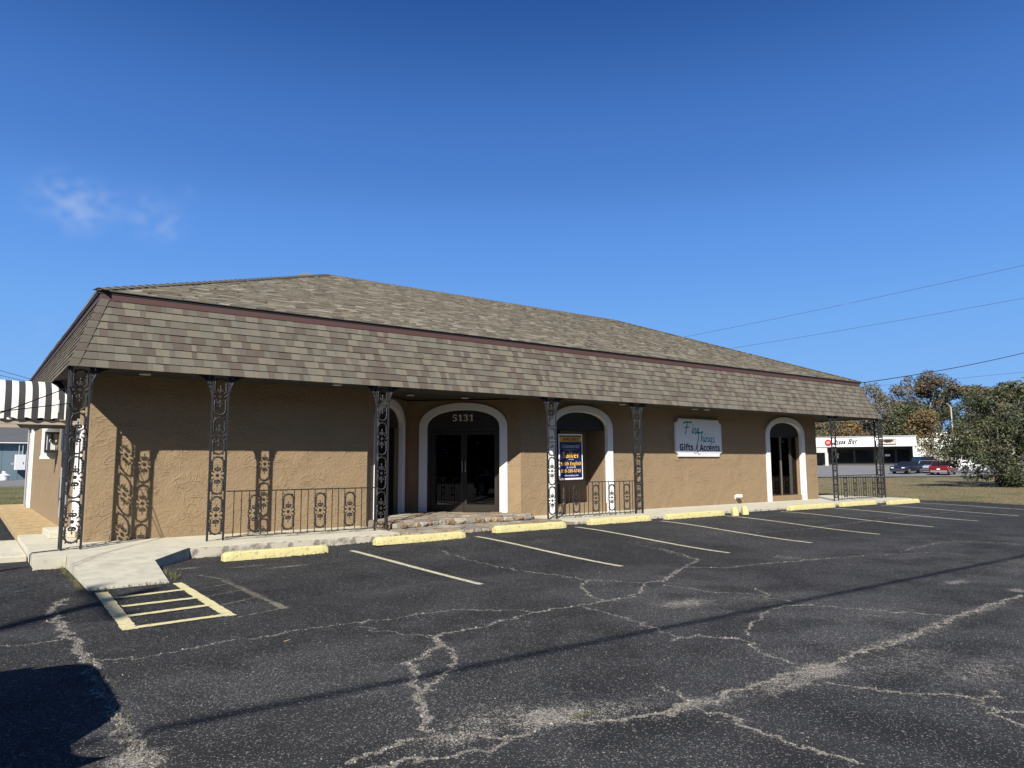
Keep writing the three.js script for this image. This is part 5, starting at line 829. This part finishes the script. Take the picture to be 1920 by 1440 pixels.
// ---------- shops across the field ----------
{
  const A = V3(103.2, 0, -50.3), B = V3(111.3, 0, -35.2), dir = B.clone().sub(A), L = dir.length(), ang = -Math.atan2(dir.z, dir.x);   // local x from left to right along the front, local +z towards us
  const t = thing('strip_mall', 'long white fronted row of shops with a dark recessed arcade', 'building', [A.x, .92, A.z], ang);
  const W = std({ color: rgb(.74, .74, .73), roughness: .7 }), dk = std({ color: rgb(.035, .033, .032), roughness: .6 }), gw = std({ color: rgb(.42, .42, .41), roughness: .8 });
  part('fascia_band', ubx(-14, L, 3.02, 4.48, -.3, 0), W, t); part('roof_cap', ubx(-14.2, L + .15, 4.481, 4.62, -4.4, .12), std({ color: rgb(.28, .29, .27), roughness: .6 }), t);
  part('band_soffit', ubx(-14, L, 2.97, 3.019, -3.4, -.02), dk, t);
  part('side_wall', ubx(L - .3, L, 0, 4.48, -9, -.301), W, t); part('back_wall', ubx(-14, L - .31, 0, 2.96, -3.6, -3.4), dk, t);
  part('grey_lintel', ubx(-14, 4.9, 2.15, 2.96, -.32, -.12), gw, t);
  for (const x of [-6, 1.3, 4.55]) part('pier', ubx(x, x + .45, 0, 2.149, -.32, -.1), x === 4.55 ? gw : W, t);
  part('pier', ubx(L - .5, L - .301, 0, 2.97, -.32, -.02), W, t);
  for (const [a, b] of [[5.3, 8.6], [8.8, 11.4], [12.8, 14.4], [14.6, 16.4]]) { const w = part('shop_window', ubx(a, b, .5, 2.6, -3.39, -3.34), M.bronze, t); part('pane', ubx(a + .08, b - .08, .58, 2.52, -3.335, -3.325), std({ color: rgb(.01, .012, .015), roughness: .06 }), w); }
  part('shop_door', ubx(11.6, 12.6, .05, 2.5, -3.39, -3.33), std({ color: rgb(.16, .17, .13), roughness: .6 }), t);
  part('notice', ubx(13.0, 13.7, 1.55, 1.85, -3.3, -3.29), W, t); part('notice', ubx(6.0, 6.4, 1.3, 1.75, -3.3, -3.29), gw, t); part('notice', ubx(6.05, 6.5, 1.85, 2.05, -3.3, -3.29), gw, t);
  part('arcade_kerb', ubx(-14, L + 1, -.25, .12, -.6, 1.2), M.yellowLine, t); part('arcade_floor', ubx(-14, L, -.2, .13, -3.4, -.61), M.concrete, t);
  // signs hang on the band: things of their own, placed in the same frame
  const at = (x, y, z) => { const p = V3(x, y, z).applyAxisAngle(V3(0, 1, 0), ang); return [A.x + p.x, .92 + p.y, A.z + p.z]; };
  const s1 = thing('restaurant_sign', 'round red roundel and black script lettering on the white shop band', 'sign', at(5.1, 3.7, .02), ang);
  part('red_disc', new THREE.CylinderGeometry(.50, .50, .1, 24).rotateX(Math.PI / 2).translate(0, 0, .05), std({ color: rgb(.42, .025, .025), roughness: .5 }), s1);
  const lt = canvasTex(128, 128, (x) => { x.fillStyle = '#b3131a'; x.fillRect(0, 0, 128, 128); x.strokeStyle = '#f2e9e6'; x.lineWidth = 7; x.beginPath(); x.moveTo(28, 62); x.quadraticCurveTo(64, 38, 100, 58); x.stroke(); x.fillStyle = '#f2e9e6'; x.font = 'bold 22px sans-serif'; x.fillText('Pizza', 36, 82); });
  part('roundel_print', (() => { const g = new THREE.CircleGeometry(.47, 24); g.translate(0, 0, .104); return g; })(), std({ map: lt, roughness: .5 }), s1);
  const font = await new FontLoader().loadAsync('fonts/droid/droid_serif_bold.typeface.json'); let xx = .72;
  for (const ch of 'Pizza Hut') { if (ch === ' ') { xx += .28; continue; } const g = new TextGeometry(ch, { font, size: ch === 'P' || ch === 'H' ? .66 : .58, depth: .05, curveSegments: 3, bevelEnabled: true, bevelSize: .03, bevelThickness: .02, bevelSegments: 1 }); g.computeBoundingBox(); const b = g.boundingBox, w = b.max.x - b.min.x, p = g.attributes.position; for (let i = 0; i < p.count; i++) p.setX(i, (p.getX(i) - b.min.x) * .70 + p.getY(i) * .28); g.translate(xx, -.28 + (xx - .7) * .045, .02); part('letter', g, std({ color: rgb(.02, .02, .022), roughness: .5 }), s1); xx += w * .70 + .03; }
  const s2 = thing('burnt_sign', 'burnt out dark sign box on the right end of the white shop band', 'sign', at(13.4, 3.72, .02), ang);
  part('frame', join([ubx(-1.08, 1.08, -.40, -.32, 0, .16), ubx(-1.08, 1.08, .32, .40, 0, .16), ubx(-1.08, -1.0, -.319, .319, 0, .16), ubx(1.0, 1.08, -.319, .319, 0, .16)]), std({ color: rgb(.20, .14, .10), roughness: .7 }), s2);
  part('scorched_face', (() => { const g = new THREE.PlaneGeometry(2, .64); g.translate(0, 0, .12); return g; })(), std({ map: dataTex(128, 48, (i, j, o) => { const d = Math.max(0, 1 - Math.hypot((i - 64) / 60, (j - 30) / 26)), n = pnoise(i / 8, j / 8, 16, 3, 181), k = sm(.05, .4, d + (n - .5) * .5); o[0] = l2s(lerp(.62, .015, k)); o[1] = l2s(lerp(.45, .013, k)); o[2] = l2s(lerp(.36, .012, k)); }, true, false), roughness: .8 }), s2);
  const b2 = thing('white_annex', 'higher white side building with a stepped parapet beside the shops', 'building', at(L + .05, 0, -10), ang);
  part('wall', ubx(0, 11, 0, 4.3, -8, 3.5), W, b2); part('parapet', ubx(.5, 5.2, 4.301, 5.35, -7, -1), W, b2); part('parapet', ubx(5.3, 8.5, 4.301, 4.95, -7, -1), W, b2); part('cornice', ubx(-.02, 11.04, 3.62, 3.72, 3.501, 3.56), gw, b2);
  const ar = part('arched_recess', (() => { const s = new THREE.Shape(); s.moveTo(2.2, 0); s.lineTo(2.2, 2.1); s.quadraticCurveTo(2.4, 2.7, 3.6, 2.7); s.lineTo(6, 2.7); s.lineTo(6, 0); const g = extr(s, .02); g.translate(0, 0, 3.505); return g; })(), std({ color: rgb(.28, .26, .24), roughness: .9 }), b2);
  for (const [x, l, c] of [[2.9, 'pale planter box by the left shop pier', [.5, .42, .32]]]) { const q = thing('planter_box', l, 'planter', at(x - 1.2, .13, .3), ang); part('box', rbx(-.4, .4, 0, 1.0, -.3, .3, .03), std({ color: rgb(...c), roughness: .8 }), q); part('rim', rbx(-.43, .43, 1.0, 1.08, -.33, .33, .02), std({ color: rgb(...c), roughness: .8 }), q); }
  const bo = thing('yellow_bollard', 'yellow bollard at the right corner of the white shops', 'bollard', at(L - .5, .0, 1.5), ang); part('post', new THREE.CylinderGeometry(.16, .16, 1.1, 12).translate(0, .55, 0), M.yellowStop, bo); part('cap', new THREE.SphereGeometry(.16, 12, 6, 0, 6.3, 0, 1.57).translate(0, 1.1, 0), M.yellowStop, bo);
}
{ // broken pole among the trees
  const t = thing('lamp_pole', 'pale leaning lamp pole among the trees right of the oak', 'pole', [106.6, 1.0, -28.1]); part('pole', cyl([0, 0, 0], [-.3, 8.1, 0], .11, .08, 8), std({ color: rgb(.42, .40, .36), roughness: .7 }), t); part('arm', cyl([-.3, 8.05, 0], [-.75, 8.5, -.2], .05, .04, 6), std({ color: rgb(.5, .48, .44), roughness: .7 }), t); part('lamp_head', rbx(-1.05, -.65, 8.46, 8.58, -.3, -.1, .04), M.steelGrey, t);
}

// ---------- vehicles ----------
function carMesh(o) {                                 // length along x, nose at +x
  const { L, W, H, sill = .24, belt, hood, deck, ws, rs, roof } = o, t = o.t, hw = W / 2;
  const body = std({ color: rgb(...o.color), roughness: .25, metalness: .25 }), dark = std({ color: rgb(.012, .013, .015), roughness: .12 }), trim = std({ color: rgb(.03, .03, .032), roughness: .6 });
  const low = new THREE.Shape(), wr = o.wheel ?? .33, fx = L / 2 - o.fo, rx = -L / 2 + o.ro;
  low.moveTo(-L / 2 + .05, sill + .06); low.lineTo(rx - wr * 1.18, sill); low.absarc(rx, wr, wr * 1.16, Math.PI, 0, true); low.lineTo(fx - wr * 1.18, sill); low.absarc(fx, wr, wr * 1.16, Math.PI, 0, true); low.lineTo(L / 2 - .06, sill + .05);
  low.quadraticCurveTo(L / 2 + .01, (sill + hood) / 2, L / 2 - .06, hood - .10); low.quadraticCurveTo(L / 2 - .2, hood, L / 2 - .45, hood + .02); low.lineTo(ws, belt); low.lineTo(rs, belt + .02); low.lineTo(-L / 2 + .25, deck); low.quadraticCurveTo(-L / 2 - .01, deck - .04, -L / 2 + .02, (sill + deck) / 2 + .1); low.closePath();
  const bg = new THREE.ExtrudeGeometry(low, { depth: W - .16, bevelEnabled: true, bevelThickness: .08, bevelSize: .06, bevelOffset: -.06, bevelSegments: 3, curveSegments: 8 }); bg.translate(0, 0, -hw + .08);
  const softBody = () => { const g = new THREE.ExtrudeGeometry(low, { depth: W - .4, bevelEnabled: true, bevelThickness: .2, bevelSize: .13, bevelOffset: -.13, bevelSegments: 6, curveSegments: 10 }); g.translate(0, 0, -hw + .2); return g; };
  part('body', toCreasedNormals(o.round ? softBody() : bg, .7), body, t);
  // cabin: tapered frustum
  const [r0, r1] = roof, yb = belt - .04, ch = (x, y, z) => [x, y, z], hi = hw * (o.top ?? .74), lo = o.round ? hi : hw * .93;
  const P = { a: [ws + .02, yb, lo], b: [rs - .02, yb + .02, lo], c: [r1, H, hi], d: [r0, H, hi] }, mir = (p) => [p[0], p[1], -p[2]];
  const softCabin = () => { const s = new THREE.Shape(); s.moveTo(ws, yb - .1); s.lineTo(r0 + .12, H - .06); s.quadraticCurveTo(r0, H, r0 - .2, H); s.lineTo(r1 + .12, H); s.quadraticCurveTo(r1 - .12, H - .02, r1 - .16, H - .2); s.lineTo(rs, yb - .1); s.closePath(); const g = new THREE.ExtrudeGeometry(s, { depth: 2 * hi - .84, bevelEnabled: true, bevelThickness: .42, bevelSize: .24, bevelOffset: -.24, bevelSegments: 8, curveSegments: 8 }); g.translate(0, 0, -hi + .42); return toCreasedNormals(g, .8); };
  if (o.round) part('cabin', softCabin(), body, t); else part('cabin', quads([[P.b, P.a, P.d, P.c].map((p) => p), [mir(P.a), mir(P.b), mir(P.c), mir(P.d)], [P.a, mir(P.a), mir(P.d), P.d], [mir(P.b), P.b, P.c, mir(P.c)], [P.c, P.d, mir(P.d), mir(P.c)]]), body, t);
  const inset = (q, k, off) => { const c = q.reduce((s, p) => s.map((v, i) => v + p[i] / 4), [0, 0, 0]), n = new THREE.Vector3().crossVectors(V3(...q[1]).sub(V3(...q[0])), V3(...q[3]).sub(V3(...q[0]))).normalize(); return q.map((p) => p.map((v, i) => lerp(c[i], v, k) + n.toArray()[i] * off)); };
  part('windshield', quads([inset([P.a, mir(P.a), mir(P.d), P.d], o.round ? .72 : .9, .008)]), dark, t); part('rear_window', quads([inset([mir(P.b), P.b, P.c, mir(P.c)], o.round ? .6 : .86, o.round ? -.03 : .008)]), dark, t);
  const mid = (p, q, k) => p.map((v, i) => lerp(v, q[i], k));
  for (const s of [1, -1]) for (const [k0, k1] of [[.04, .48], [.52, .95]]) { const q = [mid(P.b, P.a, k0), mid(P.b, P.a, k1), mid(P.c, P.d, k1), mid(P.c, P.d, k0)]; const qq = s > 0 ? q : [q[1], q[0], q[3], q[2]].map(mir); part('side_window', quads([inset(qq, o.round ? .7 : .86, .008)]), dark, t); }
  for (const x of [fx, rx]) for (const s of [1, -1]) { const w = part('wheel', new THREE.CylinderGeometry(wr, wr, .2, 20).rotateX(Math.PI / 2).translate(x, wr, s * (hw - .12)), trim, t); part('rim', new THREE.CylinderGeometry(wr * .62, wr * .62, .02, 16).rotateX(Math.PI / 2).translate(x, wr, s * (hw - .012)), std({ color: rgb(.35, .35, .36), roughness: .3, metalness: .8 }), w); }
  for (const s of [1, -1]) { part('headlight', rbx(L / 2 - .12, L / 2 - .02, hood - .24, hood - .12, s * (hw - .32) - .17, s * (hw - .32) + .17, .03), std({ color: rgb(.7, .72, .75), roughness: .1 }), t); part('tail_light', rbx(-L / 2 - .005, -L / 2 + .1, deck - .26, deck - .08, s * (hw - .32) - .2, s * (hw - .32) + .2, .03), std({ color: rgb(.22, .008, .008), roughness: .15 }), t); part('mirror', rbx(ws - .25, ws - .1, belt, belt + .14, s * (hw + .06) - .09, s * (hw + .06) + .09, .03), body, t); }
  part('bumper', rbx(L / 2 - .1, L / 2 + .03, sill, sill + .2, -hw + .12, hw - .12, .05), o.bump ?? trim, t); part('bumper', rbx(-L / 2 - .03, -L / 2 + .1, sill + .02, sill + .24, -hw + .12, hw - .12, .05), o.bump ?? trim, t); part('grille', rbx(L / 2 - .08, L / 2 - .015, sill + .22, hood - .24, -hw * .6, hw * .6, .02), trim, t); part('number_plate', rbx(-L / 2 - .012, -L / 2 + .02, deck - .42, deck - .29, -.16, .16, .005), M.white, t);
}
const SEDAN = { L: 4.8, W: 1.86, H: 1.45, belt: .93, hood: .86, deck: .98, ws: 1.0, rs: -1.55, roof: [.25, -.85], fo: .92, ro: 1.0 }, SUVK = { L: 4.75, W: 1.95, H: 1.74, belt: 1.06, hood: 1.0, deck: 1.08, ws: 1.15, rs: -2.2, roof: [.55, -1.95], fo: .9, ro: .95, sill: .3, wheel: .37 };
function car(name, label, cat, [x, z], yaw, o) { const t = thing(name, label, cat, [x, landY(x, z) + .165, z], yaw, 'cars in the far car park'); carMesh({ ...o, t }); t.scale.setScalar(.9); return t; }
// facing: our view line there runs towards (+x, -z); a car showing us its nose points back along it
const V0 = Math.atan2(.53, .85);                      // heading of the view at the right side of the picture
car('parked_car', 'dark navy coupe parked nose towards us before the arcade', 'car', [77.22, -20.93], V0 + Math.PI - .55, { ...SEDAN, H: 1.40, color: [.014, .016, .035] });
car('parked_car', 'silver blue sedan squeezed between the navy and red cars', 'car', [80.88, -20.57], V0 + Math.PI - .25, { ...SEDAN, color: [.30, .37, .45] });
car('parked_car', 'red hatchback with its tail towards us beside the bush', 'car', [76.73, -17.23], V0 - .35, { ...SEDAN, H: 1.52, rs: -2.0, roof: [.3, -1.5], color: [.15, .012, .016], bump: std({ color: rgb(.16, .16, .17), roughness: .6 }) });
car('parked_suv', 'black utility vehicle parked behind the silver sedan', 'car', [90.66, -24.95], V0 + Math.PI + .3, { ...SUVK, color: [.012, .012, .014] });
car('parked_car', 'white car half hidden behind the bush', 'car', [85.49, -17.20], V0 + 1.4, { ...SEDAN, color: [.62, .62, .63] });
{ const t = thing('parked_suv', 'dark utility vehicle outside the left picture edge whose shadow falls on the asphalt', 'car', [-4.68, .0, 10.9], Math.PI); carMesh({ ...SUVK, W: 2.0, L: 4.9, H: 1.74, rs: -2.36, roof: [.6, -2.06], top: .92, round: true, color: [.02, .02, .024], t }); }

// ---------- house and field on the left ----------
{
  const t = thing('blue_building', 'blue grey sided building with a shingled roof across the left lawn', 'building', [.5, .24, -62.5], .1);
  const siding = std({ color: rgb(.105, .155, .185), roughness: .8 }), roofM = std({ color: rgb(.075, .08, .085), map: tiled(granule, 1.2), roughness: .95 });
  for (let x = -12; x < 14; x += 1.22) part('siding_panel', ubx(x, x + 1.2, 0, 3.35, -.2, 0), siding, t);
  part('wall', ubx(-12, 14, 0, 3.3, -9, -.21), siding, t); part('fascia', ubx(-12.4, 14.4, 3.36, 3.52, .0, .55), M.white, t);
  part('roof', quads([[[-12.5, 3.5, .6], [14.5, 3.5, .6], [14.5, 6.4, -4.6], [-12.5, 6.4, -4.6]], [[14.5, 3.5, -9.8], [-12.5, 3.5, -9.8], [-12.5, 6.4, -4.6], [14.5, 6.4, -4.6]]]), roofM, t);
  part('door', ubx(-1.2, -.2, .02, 2.2, .005, .05), std({ color: rgb(.16, .20, .22), roughness: .7 }), t);
  const e = thing('meter_cabinet', 'large pale grey meter cabinet on the blue building', 'electric box', [2.0, 1.25, -62.45], .1); part('cabinet', rbx(-.4, .4, 0, 1.35, .02, .45, .03), std({ color: rgb(.55, .57, .58), roughness: .5 }), e); part('handle', rbx(.18, .22, .5, .72, .45, .48, .01), M.iron, e); for (const x of [-.1, .18]) part('conduit', cyl([x, 1.35, .15], [x, 2.5, .15], .05), M.steelGrey, e); part('meter', new THREE.CylinderGeometry(.12, .12, .15, 14).rotateX(1.571).translate(-.55, .55, .1), M.steelGrey, e);
  const h = thing('white_hydrant_tank', 'small white domed tank standing before the blue building', 'tank', [.9, .38, -61.4]); part('drum', new THREE.CylinderGeometry(.40, .34, .42, 18).translate(0, .21, 0), M.white, h); part('lid', new THREE.CylinderGeometry(.14, .46, .16, 18).translate(0, .50, 0), M.white, h); part('knob', new THREE.CylinderGeometry(.16, .16, .2, 12).translate(0, .66, 0), M.white, h);
}

// ---------- poles and wires ----------
{
  const wood = std({ color: rgb(.13, .10, .075), roughness: 1 });
  const pole = (x, z, label) => { const t = thing('utility_pole', label, 'pole', [x, 0, z], 0, 'roadside utility poles'); part('pole', new THREE.CylinderGeometry(.11, .17, 14.2, 12).translate(0, 6.9, 0), wood, t); part('crossarm', rbx(-.06, .06, 13.2, 13.34, -1.2, 1.2, .01), wood, t); for (const z2 of [-1.1, 0, 1.1]) part('insulator', new THREE.CylinderGeometry(.04, .06, .2, 8).translate(0, 13.44, z2), M.steelGrey, t); part('transformer', new THREE.CylinderGeometry(.26, .26, .9, 14).translate(0, 10.4, .45), M.steelGrey, t); };
  pole(-13.6, 17.85, 'utility pole behind the camera, left one'); pole(44, 17.85, 'utility pole right of the car park, outside the picture');
  const wire = (a, b, sag, rad, label, name = 'overhead_wire', n = 30) => { const p = []; for (let i = 0; i <= n; i++) { const t = i / n; p.push([lerp(a[0], b[0], t), lerp(a[1], b[1], t) - sag * 4 * t * (1 - t), lerp(a[2], b[2], t)]); } return single(name, tube(p, rad, 6), std({ color: rgb(.012, .013, .016), roughness: .7 }), label, 'wire', 'overhead wires'); };
  wire([-13.6, 8.2, 18.1], [44, 8.2, 18.1], .25, .036, 'thick cable bundle behind the camera casting the long shadow on the lot', 'cable_bundle');
  wire([42.90, 11.39, -27.38], [52.29, 14.39, 2.67], .15, .010, 'topmost thin wire in the sky right of the roof');
  wire([45.86, 10.56, -25.27], [52.42, 12.24, 2.47], .15, .010, 'second thin wire in the sky right of the roof');
  wire([27.0, 4.78, .2], [52.59, 9.39, 2.22], .30, .017, 'thick service wire running up right from the mansard corner');
  wire([48.69, 6.90, -11.10], [50.24, 7.17, 2.66], .05, .008, 'faint lowest wire above the trees at the right');
  wire([-4.76, 12.44, -72.92], [8.25, 6.63, -51.42], .0, .022, 'upper wire in the sky at the far left', 'overhead_wire'); wire([-4.72, 11.73, -72.98], [8.25, 6.67, -51.41], .0, .022, 'lower wire in the sky at the far left', 'overhead_wire');
}
{ const r = rng(1201); for (const [x, z, a, l, lab] of [[.62, 8.9, .3, .07, 'dry tan twig on the asphalt below the hatched bay'], [3.3, 12.55, -.3, .045, 'dark twig on the sandy patch at lower right']]) { const t = single('twig', tube([[0, 0, 0], [l * .5, .004, .006], [l, .002, 0]], [.004, .0045, .002], 5), std({ color: lab.startsWith('dry') ? rgb(.35, .26, .14) : rgb(.03, .026, .02) }), lab, 'twig'); t.position.set(x, .006, z); t.rotation.y = a; } }

scene.traverse((o) => { if (o.isMesh) { o.castShadow = true; o.receiveShadow = true; } });
renderer.render(scene, camera);
